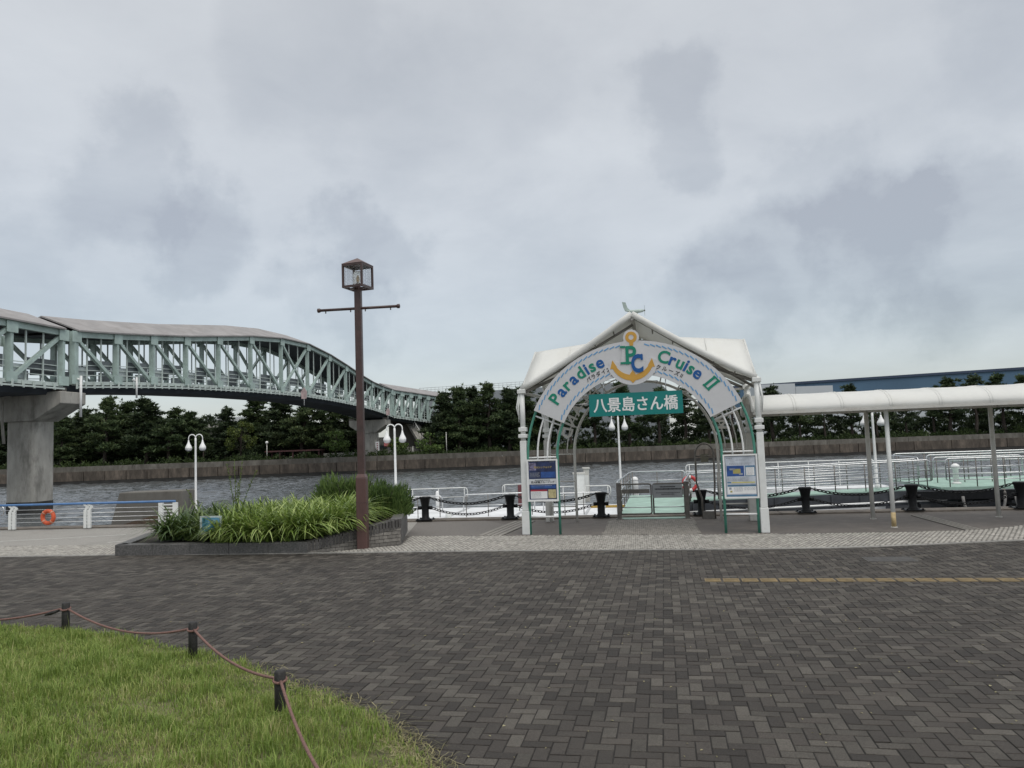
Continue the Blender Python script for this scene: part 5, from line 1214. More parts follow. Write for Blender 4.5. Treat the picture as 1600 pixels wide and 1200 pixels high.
# ---- front arch with sign band
UC, ZC, RO, RI = 2.725, 1.84, 2.62, 1.90
arch = thing('arch_sign', 'green tubular entrance arch carrying the curved white cruise sign', 'arch sign')
def arcpts(R, a0, a1, n=24, v=0.0, foot=None):
    pts = [gp(UC+R*math.cos(math.radians(a0+(a1-a0)*k/n)), ZC+R*math.sin(math.radians(a0+(a1-a0)*k/n)), v) for k in range(n+1)]
    return pts
def leg(R, side, v, r, m, parent, name='arch_leg', a1=26):
    a = [gp(UC+side*R, 0, v), gp(UC+side*R, ZC*.5, v)]+[gp(UC+side*R*math.cos(math.radians(k)), ZC+R*math.sin(math.radians(k)), v) for k in np.linspace(0, a1, 10)]
    MB().tube(a, r, 10).build(name, m, parent)
AV = -.06
for side in (-1, 1):
    leg(RO, side, AV+.02, .031, M_green, arch, a1=27); leg(RI, side, AV+.02, .031, M_green, arch, a1=27)
    for R in (2.14, 2.38):
        a = [gp(UC+side*R*math.cos(math.radians(k)), ZC+R*math.sin(math.radians(k)), AV+.02) for k in np.linspace(-2 if R < 2.3 else -2, 27, 10)]
        a = [a[0]]+a
        MB().tube(a[1:], .022, 8).build('arch_rod', M_whiteclean, arch)
    for ang in (-.2, 22.5):
        c0, s0_ = math.cos(math.radians(ang)), math.sin(math.radians(ang)); MB().tube([gp(UC+side*RI*c0, ZC+RI*s0_, AV+.02), gp(UC+side*RO*c0, ZC+RO*s0_, AV+.02)], .02, 8).build('arch_rung', M_whiteclean, arch)
    MB().tube([gp(UC+side*RI, .42, AV+.02), gp(UC+side*RO, .42, AV+.02)], .022, 8).build('arch_rung', M_whiteclean, arch)
a0_, a1_ = 25, 155; nn = 64
b_ = MB(gmat(AV-.03)); th = np.linspace(math.radians(a0_), math.radians(a1_), nn+1); V = []; ro, ri = RO+.04, RI-.03
for zz in (0, .06):
    for R in (ri, ro): V += [(UC+R*math.cos(t_), ZC+R*math.sin(t_), zz) for t_ in th]
n1 = nn+1; F = []
for k in range(nn):
    F += [(k+1, k, n1+k, n1+k+1), (2*n1+k, 2*n1+k+1, 3*n1+k+1, 3*n1+k), (k, k+1, 2*n1+k+1, 2*n1+k), (n1+k+1, n1+k, 3*n1+k, 3*n1+k+1)]
F += [(0, n1, 3*n1, 2*n1), (nn, 2*n1+nn, 3*n1+nn, n1+nn)]
b_.add(V, F); panel = b_.build('sign_panel', M_signw, arch)
SF = AV-.03; fz = .062                                                # lettering stands just proud of the panel face
b_ = MB(gmat(SF))
for R, lean_ in ((RO-.055, 1), (RI+.075, -1)):
    n = int(R*math.radians(128)/.135)
    for k in range(n):
        a = math.radians(26.2)+math.radians(127.6)*(k+.5)/n
        if R > 2.3 and abs(a-PI/2) < .08: continue
        if R < 2.3 and abs(a-PI/2) < .17: continue
        for j, (da, dr0, dr1, w) in enumerate(((0, -.024, .020, .012),)):
            L_ = .060/R; rr_ = .018*(1 if a < PI/2 else -1)
            P4 = [(R-rr_-.014, a-L_), (R+rr_-.014, a+L_), (R+rr_+.014, a+L_), (R-rr_+.014, a-L_)]
            b_.add([(UC+r_*math.cos(t_), ZC+r_*math.sin(t_), z) for z in (fz, fz+.004) for r_, t_ in P4], [(0, 1, 2, 3), (7, 6, 5, 4), (0, 4, 5, 1), (1, 5, 6, 2), (2, 6, 7, 3), (3, 7, 4, 0)])
b_.build('rope_trim', M_ropeblue, panel)
def arc_text(word, size, R, a_start, a_end, cols, bold, parent_, v, z, mirrored=False, upright=False, widths=None):
    mes = [text_mesh(ch, size, bold) for ch in word]; ws = []
    for me in mes:
        xs_ = [p.co.x for p in me.vertices]; ws.append((max(xs_)-min(xs_)) if xs_ else size*.3)
    gap = size*.13; tot = sum(ws)+gap*(len(ws)-1); s = 0; out = {}
    for ch, me, w, col in zip(word, mes, ws, cols):
        f = (s+w/2)/tot; a = math.radians(a_start+(a_end-a_start)*f); s += w+gap
        if not me.vertices: bpy.data.meshes.remove(me); continue
        xs_ = [p.co.x for p in me.vertices]; ox = -(max(xs_)+min(xs_))/2
        M = Matrix.Translation((UC+R*math.cos(a), ZC+R*math.sin(a), z)) @ Matrix.Rotation(a-PI/2, 4, 'Z')
        if mirrored: M = M @ Matrix.Scale(-1, 4, (1, 0, 0))
        M = M @ Matrix.Translation((ox, 0, 0))
        mesh_to_mb(out.setdefault(col, MB(gmat(v))), me, M)
    for col, mb in out.items(): mb.build('lettering', {'g': M_lgreen, 'b': M_lblue, 'k': M_black, 'w': M_dirtywhite}[col], parent_)
arc_text('Paradise', .40, 2.195, 146, 107.5, 'gbgbgbgb', .0105, panel, SF, fz+.003)
arc_text('Cruise', .40, 2.21, 75, 49.0, 'gbgbgb', .0105, panel, SF, fz+.003)
arc_text('パラダイス', .12, 2.045, 122, 104.5, 'kkkkk', .001, panel, SF, fz+.003)
arc_text('クルーズⅡ', .12, 2.045, 75.5, 57.5, 'kkkkk', .001, panel, SF, fz+.003)
b_ = MB(gmat(SF)); a = math.radians(42.3); M = Matrix.Translation((UC+2.19*math.cos(a), ZC+2.19*math.sin(a), fz+.003)) @ Matrix.Rotation(a-PI/2, 4, 'Z')
sk = .10
for (x0, x1, y0, y1) in ((-.085, -.025, 0, .33), (.035, .095, 0, .33), (-.095, .105, -.005, .03), (-.095, .105, .30, .335)):
    z_ = .004 if y1-y0 > .1 else .0045
    b_.add([tuple(M @ Vector(p)) for p in ((x0+sk*y0, y0, -z_), (x1+sk*y0, y0, -z_), (x1+sk*y1, y1, -z_), (x0+sk*y1, y1, -z_), (x0+sk*y0, y0, z_), (x1+sk*y0, y0, z_), (x1+sk*y1, y1, z_), (x0+sk*y1, y1, z_))], [(3, 2, 1, 0), (4, 5, 6, 7), (0, 1, 5, 4), (1, 2, 6, 5), (2, 3, 7, 6), (3, 0, 4, 7)])
b_.build('lettering', M_lgreen, panel)
# anchor emblem
def flat(mb, poly, z0, z1):
    n = len(poly); ar = sum(poly[i][0]*poly[(i+1) % n][1]-poly[(i+1) % n][0]*poly[i][1] for i in range(n))
    if ar < 0: poly = poly[::-1]
    mb.add([(x, y, z0) for x, y in poly]+[(x, y, z1) for x, y in poly], [tuple(reversed(range(n))), tuple(range(n, 2*n))]+[(i, (i+1) % n, n+(i+1) % n, n+i) for i in range(n)])
def crescent(cx, cz, Ro, Ri, oz, a0, a1, n=20):
    o_ = [(cx+Ro*math.cos(math.radians(a0+(a1-a0)*k/n)), cz+Ro*math.sin(math.radians(a0+(a1-a0)*k/n))) for k in range(n+1)]
    i_ = [(cx+Ri*math.cos(math.radians(a1+(a0-a1)*k/n)), cz+oz+Ri*math.sin(math.radians(a1+(a0-a1)*k/n))) for k in range(n+1)]
    return o_, i_
ax_, az_ = UC-.015, 4.58
b_ = MB(gmat(SF)); e0, e1 = .058, .082
N_ = 28
flat(b_, [(ax_+.185*math.cos(2*PI*k/N_), az_+.185*math.sin(2*PI*k/N_)) for k in range(N_)], e0, e1)
o_, i_ = crescent(ax_, 4.06, .60, .345, .06, 196, 344)
for k in range(len(o_)-1):
    j = len(i_)-1-k; flat(b_, [o_[k], o_[k+1], i_[j-1], i_[j]], e0, e1)
flat(b_, [(ax_-.2, 4.50), (ax_+.12, 4.50), (ax_+.26, 4.2), (ax_+.3, 3.66), (ax_, 3.55), (ax_-.3, 3.7)], e0, e1-.002)
flat(b_, [(ax_-.54, 4.02), (ax_-.42, 4.10), (ax_-.28, 3.90), (ax_-.52, 3.70)], e0, e1-.003); flat(b_, [(ax_+.54, 4.02), (ax_+.42, 4.10), (ax_+.28, 3.90), (ax_+.52, 3.70)], e0, e1-.003)
emb = b_.build('anchor_backing', M_signw, arch)
b_ = MB(gmat(SF)); g0, g1 = e1+.0005, e1+.006
for k in range(N_):
    c0, c1 = 2*PI*k/N_, 2*PI*(k+1)/N_
    flat(b_, [(ax_+.06*math.cos(c0), az_+.06*math.sin(c0)), (ax_+.135*math.cos(c0), az_+.135*math.sin(c0)), (ax_+.135*math.cos(c1), az_+.135*math.sin(c1)), (ax_+.06*math.cos(c1), az_+.06*math.sin(c1))], g0, g1)
o_, i_ = crescent(ax_, 4.06, .50, .44, .075, 200, 340)
for k in range(len(o_)-1):
    j = len(i_)-1-k; flat(b_, [o_[k], o_[k+1], i_[j-1], i_[j]], g0, g1)
flat(b_, [(ax_-.10, 3.60), (ax_, 3.50), (ax_+.10, 3.60), (ax_+.06, 3.72), (ax_, 3.80), (ax_-.06, 3.72)], g0, g1+.001)
flat(b_, [(ax_-.05, 4.47), (ax_+.05, 4.47), (ax_+.04, 4.38), (ax_-.04, 4.38)], g0, g1+.001)
for s in (-1, 1): flat(b_, [(ax_+s*.46, 4.06), (ax_+s*.36, 3.90), (ax_+s*.42, 3.85), (ax_+s*.52, 3.86)], g0, g1+.001)
b_.build('anchor', M_gold, emb)
b_ = MB(gmat(SF)); mesh_to_mb(b_, text_mesh('P', .60, .012, .003), Matrix.Translation((ax_-.035, 3.955, g1+.006)) @ Matrix.Diagonal((.88, 1, 1, 1)))
for (x0, x1, y0, y1) in ((-.27, -.02, 3.955, 4.005), (-.27, -.15, 4.335, 4.385)): flat(b_, [(ax_+x0, y0), (ax_+x1, y0), (ax_+x1, y1), (ax_+x0, y1)], g1+.003, g1+.0085)
b_.build('letter_green', M_lgreen, emb)
b_ = MB(gmat(SF)); mesh_to_mb(b_, text_mesh('C', .56, .022, .003), Matrix.Translation((ax_+.115, 3.765, g1+.014)) @ Matrix.Diagonal((.72, 1, 1, 1)))
for (x0, x1, y0, y1) in ((.205, .25, 4.03, 4.17), (.205, .25, 3.765, 3.85)): flat(b_, [(ax_+x0, y0), (ax_+x1, y0), (ax_+x1, y1), (ax_+x0, y1)], g1+.011, g1+.0165)
b_.build('letter_blue', M_lblue, emb)
# ---- hanging teal sign
hs = thing('hanging_sign', 'teal rectangular sign with white Japanese lettering hung inside the arch', 'sign')
b_ = MB(gmat(AV+.0)); flat(b_, [(1.645, 2.755), (3.82, 2.755), (3.82, 3.285), (1.645, 3.285)], -.02, .03); hb = b_.build('board', M_teal, hs)
b_ = MB(gmat(AV+.0)); me = text_mesh('八景島さん橋', .335, .0, .0015)
xs_ = [v.co.x for v in me.vertices]; ys_ = [v.co.y for v in me.vertices]; sx = 1.95/(max(xs_)-min(xs_)); sy = .335/(max(ys_)-min(ys_))
for k_, (ox, oy) in enumerate(((0, 0), (.007, 0), (-.007, 0), (0, .006), (0, -.006), (.005, .004), (-.005, -.004), (.005, -.004), (-.005, .004))):
    mesh_to_mb(b_, me.copy(), Matrix.Translation((2.73+ox-sx*(max(xs_)+min(xs_))/2, 3.02+oy-sy*(max(ys_)+min(ys_))/2, .0335+k_*.0002)) @ Matrix.Diagonal((sx, sy, 1, 1)))
bpy.data.meshes.remove(me)
b_.build('lettering', M_whiteclean, hb)
b_ = MB(gmat(AV)); b_.tube([(1.15, 3.06, 0), (1.645, 3.07, 0)], .010, 6); b_.tube([(3.82, 3.07, 0), (4.33, 3.05, 0)], .010, 6); b_.tube([(2.0, 3.6, 0), (2.0, 3.28, 0)], .010, 6); b_.tube([(3.45, 3.6, 0), (3.45, 3.28, 0)], .010, 6); b_.build('stay_wire', M_steel, hs)
# ---- poster boards
def board(name, label, u0, u1, z0, z1, draw):
    t_ = thing(name, label, 'notice board', group='framed poster boards on the gate legs'); b_ = MB(gmat(AV-.05))
    w = .035
    for (a_, b2_, c_, d_) in ((u0, u1, z0, z0+w), (u0, u1, z1-w, z1), (u0, u0+w, z0+w, z1-w), (u1-w, u1, z0+w, z1-w)): flat(b_, [(a_, c_), (b2_, c_), (b2_, d_), (a_, d_)], 0, .045)
    b_.build('frame', M_whiteclean, t_)
    b_ = MB(gmat(AV-.05)); flat(b_, [(u0+.01, z0+.01), (u1-.01, z0+.01), (u1-.01, z1-.01), (u0+.01, z1-.01)], .002, .020); po = b_.build('poster', mat('poster paper', (.62, .63, .64), .5, var=.03), t_)
    k = [0]
    def rect(x0, x1, y0, y1, m, nm='printed_panel', lift=0):
        b3 = MB(gmat(AV-.05)); X = lambda x: u0+(u1-u0)*x; Y_ = lambda y: z0+(z1-z0)*y; z = .0215+.0012*lift
        flat(b3, [(X(x0), Y_(y0)), (X(x1), Y_(y0)), (X(x1), Y_(y1)), (X(x0), Y_(y1))], z, z+.001); b3.build(nm, m, po)
    def lines(x0, x1, ys2, h, m, lift=1, seed=1):
        b3 = MB(gmat(AV-.05)); r_ = random.Random(seed); X = lambda x: u0+(u1-u0)*x; Y_ = lambda y: z0+(z1-z0)*y; z = .0215+.0012*lift
        for y in ys2:
            x = x0; end = x1-r_.uniform(0, .12)*(x1-x0)
            while x < end:
                w_ = r_.uniform(.012, .05); flat(b3, [(X(x), Y_(y)), (X(min(end, x+w_)), Y_(y)), (X(min(end, x+w_)), Y_(y+h)), (X(x), Y_(y+h))], z, z+.001); x += w_+.012
        b3.build('print_lines', m, po)
    def txt(s, x, y, wid, m, lift=2, bold=.0):
        b3 = MB(gmat(AV-.05)); me = text_mesh(s, .1, bold, .0005); xs2 = [v.co.x for v in me.vertices]; sc = wid*(u1-u0)/(max(xs2)-min(xs2)); mesh_to_mb(b3, me, Matrix.Translation((u0+(u1-u0)*x, z0+(z1-z0)*y, .0215+.0012*lift+.001)) @ Matrix.Diagonal((sc, sc, 1, 1))); b3.build('lettering', m, po)
    draw(rect, lines, txt)
M_navy = mat('poster night blue', (.012, .016, .05), .4, var=.5, scale=6, col2=(.03, .05, .14)); M_pblue = mat('poster blue', (.03, .09, .30), .4, var=.2, scale=8); M_pgold = mat('poster gold', (.5, .38, .10), .4); M_pgrey = mat('poster text grey', (.30, .32, .36), .5); M_pmag = mat('poster violet', (.22, .20, .32), .5, var=.5, scale=14); M_pred = mat('poster red', (.35, .03, .05), .5); M_pcream = mat('poster cream', (.52, .45, .24), .5, var=.2, scale=14); M_pyel = mat('poster yellow', (.60, .55, .22), .5); M_pteal = mat('poster steel blue', (.09, .20, .32), .5); M_porange = mat('poster orange', (.45, .28, .10), .5, var=.6, scale=20, col2=(.30, .40, .12))
def dl(rect, lines, txt):
    rect(.06, .94, .535, .955, M_navy); rect(.07, .30, .74, .92, M_pmag, lift=1); rect(.45, .93, .56, .70, M_pblue, lift=1)
    txt('花火シンフォニア', .52, .79, .58, M_pgold, 3, .002); lines(.10, .42, [.58, .61, .64, .67], .012, M_pgrey, 2, 3); lines(.74, .9, [.925], .012, M_pgrey, 1, 4)
    lines(.25, .78, [.495], .014, M_black, 1, 5); txt('花火観覧クルージング', .5, .435, .76, M_black, 1, .002)
    rect(.06, .94, .05, .405, M_navy); rect(.10, .92, .31, .39, M_pblue, lift=1); lines(.14, .86, [.365], .012, M_pgrey, 2, 6); rect(.10, .64, .07, .27, M_whiteclean, lift=1); rect(.10, .64, .24, .28, M_pred, lift=2); lines(.12, .45, [.10, .13, .16, .19, .21], .010, M_pgrey, 3, 7); rect(.67, .92, .075, .28, M_pcream, lift=1)
board('poster_board', 'framed dark blue night cruise poster on the left legs of the gate arch', .085, .835, .79, 1.79, dl)
def dr(rect, lines, txt):
    rect(.055, .945, .04, .96, mat('poster rim', (.16, .19, .24), .5)); rect(.07, .93, .075, .948, mat('poster pale ground', (.50, .54, .60), .5), lift=1); rect(.07, .93, .045, .085, M_pteal, lift=2)
    rect(.10, .60, .50, .74, M_pblue, lift=2); rect(.28, .50, .56, .67, M_porange, lift=3); rect(.18, .34, .64, .68, M_pgrey, lift=3); rect(.45, .56, .53, .57, M_pgrey, lift=3)
    rect(.63, .92, .50, .74, M_pteal, lift=2); rect(.655, .895, .515, .70, M_whiteclean, lift=3); lines(.67, .88, [.53, .555, .58, .605, .63, .655, .68], .008, M_pgrey, 4, 2)
    lines(.18, .84, [.79, .765], .012, M_pgrey, 2, 3); lines(.36, .66, [.86], .012, M_pgrey, 2, 4); lines(.10, .28, [.90], .02, M_pgrey, 2, 9); lines(.80, .9, [.905], .01, M_pgrey, 2, 9)
    lines(.12, .76, [.455, .425, .395], .013, M_pgrey, 2, 5); rect(.22, .90, .345, .375, M_pyel, lift=2); rect(.10, .21, .345, .375, M_pteal, lift=2); rect(.10, .92, .27, .31, M_pteal, lift=2)
    rect(.10, .92, .105, .262, M_whiteclean, lift=2); lines(.28, .56, [.235, .21, .185, .16], .010, M_pgrey, 3, 6); lines(.58, .9, [.235, .21, .185], .010, M_pgrey, 3, 7); rect(.14, .21, .20, .25, M_pgrey, lift=3); rect(.17, .23, .135, .175, M_porange, lift=3)
board('poster_board', 'framed pale blue cruise timetable poster on the right legs of the gate arch', 4.635, 5.385, .78, 1.77, dr)
# ---- rear arch with pierced letters read from the other side
RV = VB-.12
ra2 = thing('welcome_arch', 'weathered white tubular arch with cut out welcome letters behind the cruise sign', 'arch')
UCb = UC+.05; 
for R, r_ in ((RI, .036), (RO, .036)):
    pts = [gp(UC-R, 0, RV), gp(UC-R, ZC*.5, RV)]+[gp(UC+R*math.cos(math.radians(k)), ZC+R*math.sin(math.radians(k)), RV) for k in np.linspace(180, 0, 41)]+[gp(UC+R, ZC*.5, RV), gp(UC+R, 0, RV)]
    MB().tube(pts, r_, 8).build('arch_tube', M_dirtywhite, ra2)
for R in (2.10, 2.40):
    pts = [gp(UC+R*math.cos(math.radians(k)), ZC+R*math.sin(math.radians(k)), RV) for k in np.linspace(180, 0, 41)]; MB().tube(pts, .018, 6).build('arch_rod', M_dirtywhite, ra2)
for ang in (0, 22, 60, 75, 105, 120, 158, 180):
    c0, s0_ = math.cos(math.radians(ang)), math.sin(math.radians(ang)); MB().tube([gp(UC+RI*c0, ZC+RI*s0_, RV), gp(UC+RO*c0, ZC+RO*s0_, RV)], .018, 6).build('arch_rung', M_dirtywhite, ra2)
for s in (-1, 1):
    for zz in (.42, 1.1): MB().tube([gp(UC+s*RI, zz, RV), gp(UC+s*RO, zz, RV)], .02, 6).build('arch_rung', M_dirtywhite, ra2)
arc_text('WELCOME', .40, 2.02, 14, 62, 'wwwwwww', .012, ra2, RV-.02, 0, mirrored=True)
arc_text('ISLAND', .40, 2.02, 125, 168, 'wwwwww', .012, ra2, RV-.02, 0, mirrored=True)
# ---- weather vane aeroplane
wp = gp(um+.05, 5.10, .12)
wv_ = thing('weather_vane', 'pale green aeroplane shaped wind vane on the gate canopy peak', 'weather vane', wp, rz=math.atan2(ge.y, ge.x)+.1)
M_vane = mat('pale green vane', (.42, .50, .47), .45, var=.06)
MB().tube([(.07, 0, -.12), (.07, 0, .10)], .018, 8).build('vane_mast', M_vane, wv_)
MB().tube([(-.20, 0, .165), (-.10, 0, .145), (0, 0, .135), (.12, 0, .135), (.2, 0, .142), (.235, 0, .145)], [.018, .03, .04, .045, .035, .015], 10).build('fuselage', M_vane, wv_)
b_ = MB(); b_.xf = Matrix.Rotation(PI/2, 4, 'X'); flat(b_, [(-.215, .155), (-.08, .155), (-.15, .23), (-.19, .36), (-.275, .38), (-.25, .25)], -.006, .006); b_.build('tail_fin', M_vane, wv_)
b_ = MB(); b_.tube([(.235, 0, .145), (.265, 0, .146)], .02, 8); b_.build('spinner', M_steeldk, wv_)
b_ = MB(); b_.box((.25, 0, .145), (.008, .034, .25)); b_.build('propeller', M_vane, wv_)
# ================================================================== COVERED WALKWAY
CO = Vector((8.51, 17.56, 0)); ce = Vector((2.8, -.53, 0)).normalized(); cn = Vector((-ce.y, ce.x, 0))
def cp(u, v, z): return CO+ce*u+cn*v+Vector((0, 0, z))
wk = thing('covered_walkway', 'long white barrel roofed walkway on slim posts right of the pier gate', 'covered walkway')
u0_, u1_ = -2.95, 9.0; v0, v1 = -.30, 2.08
def vault(u, k, n, dr=0.0, dzz=0.0):
    a = PI*k/n; cc = (v0+v1)/2; R = (v1-v0)/2+dr; sgn = -math.cos(a); v = cc+R*math.copysign(abs(sgn)**.9, sgn); z = 2.71+(.445+dr)*math.sin(a)**.85+dzz; return cp(u, v, z)
n = 16; b_ = MB(); us_ = np.linspace(u0_, u1_, 60); V = []
for u in us_:
    for k in range(n+1): V.append(vault(u, k, n, dzz=-.010*abs(math.sin((u-.05)/1.03*PI))))
F = [(i*(n+1)+k, (i+1)*(n+1)+k, (i+1)*(n+1)+k+1, i*(n+1)+k+1) for i in range(len(us_)-1) for k in range(n)]
b_.add(V, F, True); vo = b_.build('vault_roof', M_memb, wk); sm_ = vo.modifiers.new('cloth', 'SOLIDIFY'); sm_.thickness = .015
b_ = MB()
for k in range(-3, 9):
    u = .05+k*1.03
    if u < u0_: continue
    b_.tube([vault(u-.03, j, n, -.004) for j in range(n+1)], .012, 6); b_.tube([vault(u+.03, j, n, -.004) for j in range(n+1)], .012, 6)
b_.tube([vault(u0_, j, n, .005) for j in range(n+1)], .045, 8)
b_.build('ribs', M_memb, wk)
for v, nm in ((v0, 'eave_rail'), (v1, 'eave_rail')):
    b_ = MB(); b_.beam(cp(u0_, v, 2.685), cp(u1_, v, 2.685), .06, .055); b_.build(nm, M_dirtywhite, wk)
b_ = MB()
for k in range(-3, 9):
    u = .05+k*1.03
    if u > u0_: b_.tube([cp(u, v0, 2.68), cp(u, v1, 2.68)], .02, 6)
b_.build('tie_bars', M_dirtywhite, wk)
M_yfoot = mat('yellowed post foot', (.55, .42, .22), .6, var=.2, scale=8)
for (u, v, yf) in ((0, 0, True), (0.02, 1.82, False), (2.87, 1.82, False), (5.72, 1.82, False), (5.7, 0, False)):
    c_ = cp(u, v, 0); o = MB().tube([(c_.x, c_.y, 0), (c_.x, c_.y, 2.70)], .048 if v == 0 else .052, 12).build('walkway_post', M_white if v == 0 else M_dirtywhite, wk)
    MB().lathe([(.075, 0), (.075, .01), (.06, .014)], (c_.x, c_.y, 0), 12).build('post_foot', M_steeldk if False else M_dirtywhite, o)
    if yf: MB().tube([(c_.x, c_.y, .02), (c_.x, c_.y, .34)], .051, 12).build('yellow_foot', M_yfoot, o)
# ================================================================== GRASS MOUND, ROPE POSTS
GEDGE = [(-30, 16.5), (-14, 12.4), (-9.0, 11.0), (-6.85, 10.3), (-5.84, 10.05), (-4.7, 9.38), (-3.61, 8.66), (-2.89, 8.12), (-2.33, 7.55), (-1.75, 6.98), (-1.29, 6.48), (-.98, 6.0), (-.77, 5.6), (-.6, 5.2), (-.35, 4.4), (-.1, 3.4), (.6, 2.2), (2, .6), (4, -2), (6, -8)]
GE_np = np.array(GEDGE)
def edge_dist(X, Y):
    d = np.full(X.shape, 1e9)
    for (a_, b2_) in zip(GE_np, GE_np[1:]):
        ab = b2_-a_; t_ = np.clip(((X-a_[0])*ab[0]+(Y-a_[1])*ab[1])/(ab@ab), 0, 1); d = np.minimum(d, np.hypot(X-a_[0]-ab[0]*t_, Y-a_[1]-ab[1]*t_))
    return d
ginside = in_poly(GEDGE+[(-30, -8)])
def mound_z(d): t_ = np.clip(d/5.0, 0, 1); return .03+.55*t_*t_*(3-2*t_)
def mound():
    mb = MB(); n = 22; V = []; F = []; m = 7
    c = np.array((-12., 0.)); ed = []
    for (a_, b2_) in zip(GE_np, GE_np[1:]):
        k = max(1, int(np.linalg.norm(b2_-a_)/.35)); ed += [a_+(b2_-a_)*i/k for i in range(k)]
    ed.append(GE_np[-1]); ed = np.array(ed); ed = ed+np.random.default_rng(2).normal(size=ed.shape)*.03
    fr = np.array([0, .01, .03, .06, .1, .16, .24, .34, .46, .6, .8, 1.0]); c2 = np.array((-16., -4.))
    for f in fr:
        P = ed*(1-f)+c2*f; dd_ = edge_dist(P[:, 0], P[:, 1]); z = mound_z(dd_) if f > 0 else np.full(len(P), .004)
        V += [(p[0], p[1], float(zz)) for p, zz in zip(P, z)]
    n = len(ed)
    for i in range(len(fr)-1):
        for k in range(n-1): F.append((i*n+k, i*n+k+1, (i+1)*n+k+1, (i+1)*n+k))
    o = MB().add(V, [tuple(reversed(f)) for f in F], True).build('grass_mound', mat('turf soil', (.13, .125, .05), .95, var=.35, scale=9, bump=.5, bscale=30, dirt=(.16, .145, .075), dscale=2.2)); tag(o, 'low turfed mound at the near left', None, None, 'structure')
mound()
def grass():
    r = np.random.default_rng(77); N0 = 420000
    X = r.uniform(-11.5, .6, N0); Y = r.uniform(3.2, 12, N0)
    # keep what lies inside the lawn and roughly in view of the plaza side
    A_ = np.array([ginside(x, y) for x, y in zip(X, Y)]); D_ = edge_dist(X, Y)
    A_ |= (D_ < np.abs(r.normal(size=N0))*.05)
    A_ &= (np.abs(X) < .72*Y+1.0) & (Y > 4.0)
    X, Y, D_ = X[A_], Y[A_], D_[A_]; n = len(X)
    Z = mound_z(D_)-.01
    patch = .5+.5*np.sin(X*2.1+1.3*np.sin(Y*1.7))*np.sin(Y*2.6+X*.8)
    cl = r.uniform((-9, 4), (0.3, 11), (900, 2)); near = np.zeros(n)
    for cx_, cy_ in cl: q_ = np.exp(-((X-cx_)**2+(Y-cy_)**2)/.006); near = np.maximum(near, q_)
    worn = np.clip(np.sin(X*3.1+2*np.sin(Y*1.9+1))*np.sin(Y*2.7+1.4*np.sin(X*2.3))*2-.7, 0, 1)
    H = r.uniform(.04, .105, n)*(.6+.7*patch)*(1+1.2*near)*(1-.3*worn)*(.55+.45*np.clip(D_/.5, 0, 1)); tall = r.random(n) < .012; H[tall] *= 1.8
    a = r.uniform(0, 2*PI, n); lean = r.uniform(.1, .95, n); w = r.uniform(.0016, .0038, n)
    dx, dy = np.cos(a), np.sin(a); sx, sy = -dy, dx; V = np.zeros((n, 5, 3))
    V[:, 0] = np.stack([X-sx*w, Y-sy*w, Z], 1); V[:, 1] = np.stack([X+sx*w, Y+sy*w, Z], 1)
    mx, my, mz = X+dx*H*lean*.35, Y+dy*H*lean*.35, Z+H*.62; V[:, 2] = np.stack([mx+sx*w*.85, my+sy*w*.85, mz], 1); V[:, 3] = np.stack([mx-sx*w*.85, my-sy*w*.85, mz], 1)
    V[:, 4] = np.stack([X+dx*H*lean, Y+dy*H*lean, Z+H*(1.05-.35*lean)], 1)
    b = np.arange(n)*5; F1 = np.stack([b, b+1, b+2, b+3], 1); F2 = np.stack([b+3, b+2, b+4, b+4], 1)
    # one quad and one triangle per blade
    Fq = F1; Ft = np.stack([b+3, b+2, b+4], 1)
    me = bpy.data.meshes.new('grass'); me.vertices.add(n*5); me.vertices.foreach_set('co', V.astype(np.float32).ravel())
    me.loops.add(n*7); li = np.concatenate([Fq, Ft], 1).ravel().astype(np.int32); me.loops.foreach_set('vertex_index', li)
    me.polygons.add(n*2); st = (np.arange(n)*7)[:, None]+np.array([0, 4]); me.polygons.foreach_set('loop_start', st.ravel().astype(np.int32)); me.polygons.foreach_set('loop_total', np.tile([4, 3], n).astype(np.int32))
    me.update(calc_edges=True); me.validate(); o = bpy.data.objects.new('grass', me); COL.objects.link(o); me.materials.append(M_grass)
    tag(o, 'short bright green lawn grass on the mound at the near left', 'grass', None, 'stuff')
    # dry runners creeping over the pavers along the lawn edge
    V = []; F = []
    for i in range(1300):
        k = r.uniform(7.0, 13.6) if i % 3 else r.uniform(8.5, 13); j = int(k); p = GE_np[j]+(GE_np[j+1]-GE_np[j])*(k-j); t_ = GE_np[j+1]-GE_np[j]; t_ = t_/np.linalg.norm(t_); nrm = np.array([t_[1], -t_[0]])
        if nrm[0] < 0: nrm = -nrm
        off = r.normal()*.075-.02; L_ = r.uniform(.04, .22)*(1.5 if off > .12 else 1); an = r.uniform(0, 2*PI) if off < .05 else math.atan2(nrm[1], nrm[0])+r.normal()*.9
        p = p+nrm*off; seg = 5; q = len(V); wob = r.normal()*.8; w_ = r.uniform(.0016, .0032)
        for s in range(seg+1):
            tt = s/seg; x = p[0]+math.cos(an+wob*tt)*L_*tt; y = p[1]+math.sin(an+wob*tt)*L_*tt; z = .016+.03*math.sin(PI*tt)*r.uniform(.2, 1); V += [(x-math.sin(an)*w_, y+math.cos(an)*w_, z), (x+math.sin(an)*w_, y-math.cos(an)*w_, z+.001)]
        for s in range(seg): F.append((q+2*s, q+2*s+1, q+2*s+3, q+2*s+2))
    tag(fast_mesh('dry_grass', V, F, M_straw), 'straw coloured dry runners creeping from the lawn edge over the bricks', 'grass', None, 'stuff')
grass()
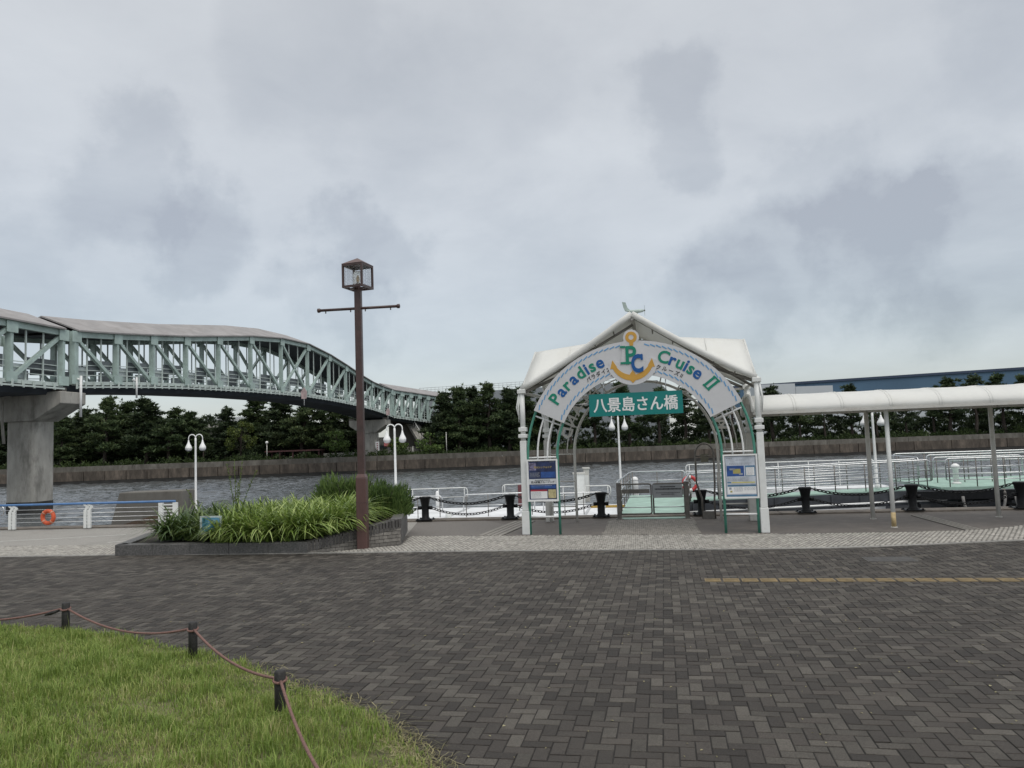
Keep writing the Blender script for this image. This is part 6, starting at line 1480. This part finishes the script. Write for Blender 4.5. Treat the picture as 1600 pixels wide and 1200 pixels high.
RP = [(Vector((-9.3, 11.0, .02)), 'black rope post beyond the left edge'), (Vector((-5.69, 9.80, .02)), 'black rope post farthest from the viewer, at the left of the lawn'), (Vector((-3.52, 8.42, .02)), 'middle black rope post at the lawn edge'), (Vector((-1.99, 6.47, .02)), 'black rope post nearest the viewer beside the dry grass'), (Vector((-1.02, 4.3, .02)), 'post')]
PH = .385; PR = .046
for i, (p, lab) in enumerate(RP):
    if i in (0, 4): continue
    t_ = thing('rope_post', lab, 'post', p, 'black posts of the lawn rope fence')
    MB().lathe([(PR, -.1), (PR, PH-.012), (PR*.82, PH)], n=14).build('post', M_post, t_)
    MB().tube([(PR*1.12*math.cos(2*PI*k/16), PR*1.12*math.sin(2*PI*k/16), PH-.075+.012*math.sin(2*PI*k/16)) for k in range(16)], .011, 6, closed=True).build('rope_loop', M_rope, t_)
labs = ['pinkish rope leaving the far post towards the left edge of the photo', 'pinkish rope sagging between the far and middle lawn posts', 'pinkish rope hanging between the middle and nearest lawn posts', 'pinkish rope running from the nearest lawn post out of the frame']
for i in range(4):
    a_, b2_ = RP[i][0]+Vector((0, 0, PH-.075)), RP[i+1][0]+Vector((0, 0, PH-.075)); d_ = (b2_-a_); d_.z = 0; d_.normalize(); a_ = a_+d_*PR*1.1; b2_ = b2_-d_*PR*1.1; sag = (.22, .15, .10, .10)[i]
    pts = [a_.lerp(b2_, k/24)-Vector((0, 0, sag*4*(k/24)*(1-k/24)*(1.0+.0*k))) for k in range(25)]
    tag(MB().tube(pts, .0125, 8).build('rope', M_rope), labs[i], 'rope', 'ropes of the lawn fence')
a_ = RP[1][0]+Vector((-.10, .02, PH-.10))
t_ = tag(MB().tube([a_, a_+Vector((-.12, .03, -.035)), a_+Vector((-.2, .05, -.06))], [.018, .026, .012], 6).build('knot', M_post), 'dark knotted rope end beside the farthest lawn post', 'knot')

def litter():
    r = np.random.default_rng(9); V = []; F = []
    for i in range(420):
        y = r.uniform(4.5, 14.5); x = r.uniform(-.5*y, .68*y); a = r.uniform(0, 3.14); l = r.uniform(.006, .018); w = l*r.uniform(.3, .8); q = len(V); ca, sa = math.cos(a), math.sin(a)
        if y > lerp_line(EC, x)-.1 or (x < 0 and ginside(x, y)): continue
        for (ux, uy, z) in ((-l, 0, .016), (0, -w, .019), (l, 0, .017), (0, w, .022)): V.append((x+ux*ca-uy*sa, y+ux*sa+uy*ca, z))
        F.append((q, q+1, q+2, q+3))
    tag(fast_mesh('leaf_litter', V, F, M_straw), 'tiny dry leaf scraps and specks scattered over the dark paving', 'litter', None, 'stuff')
litter()
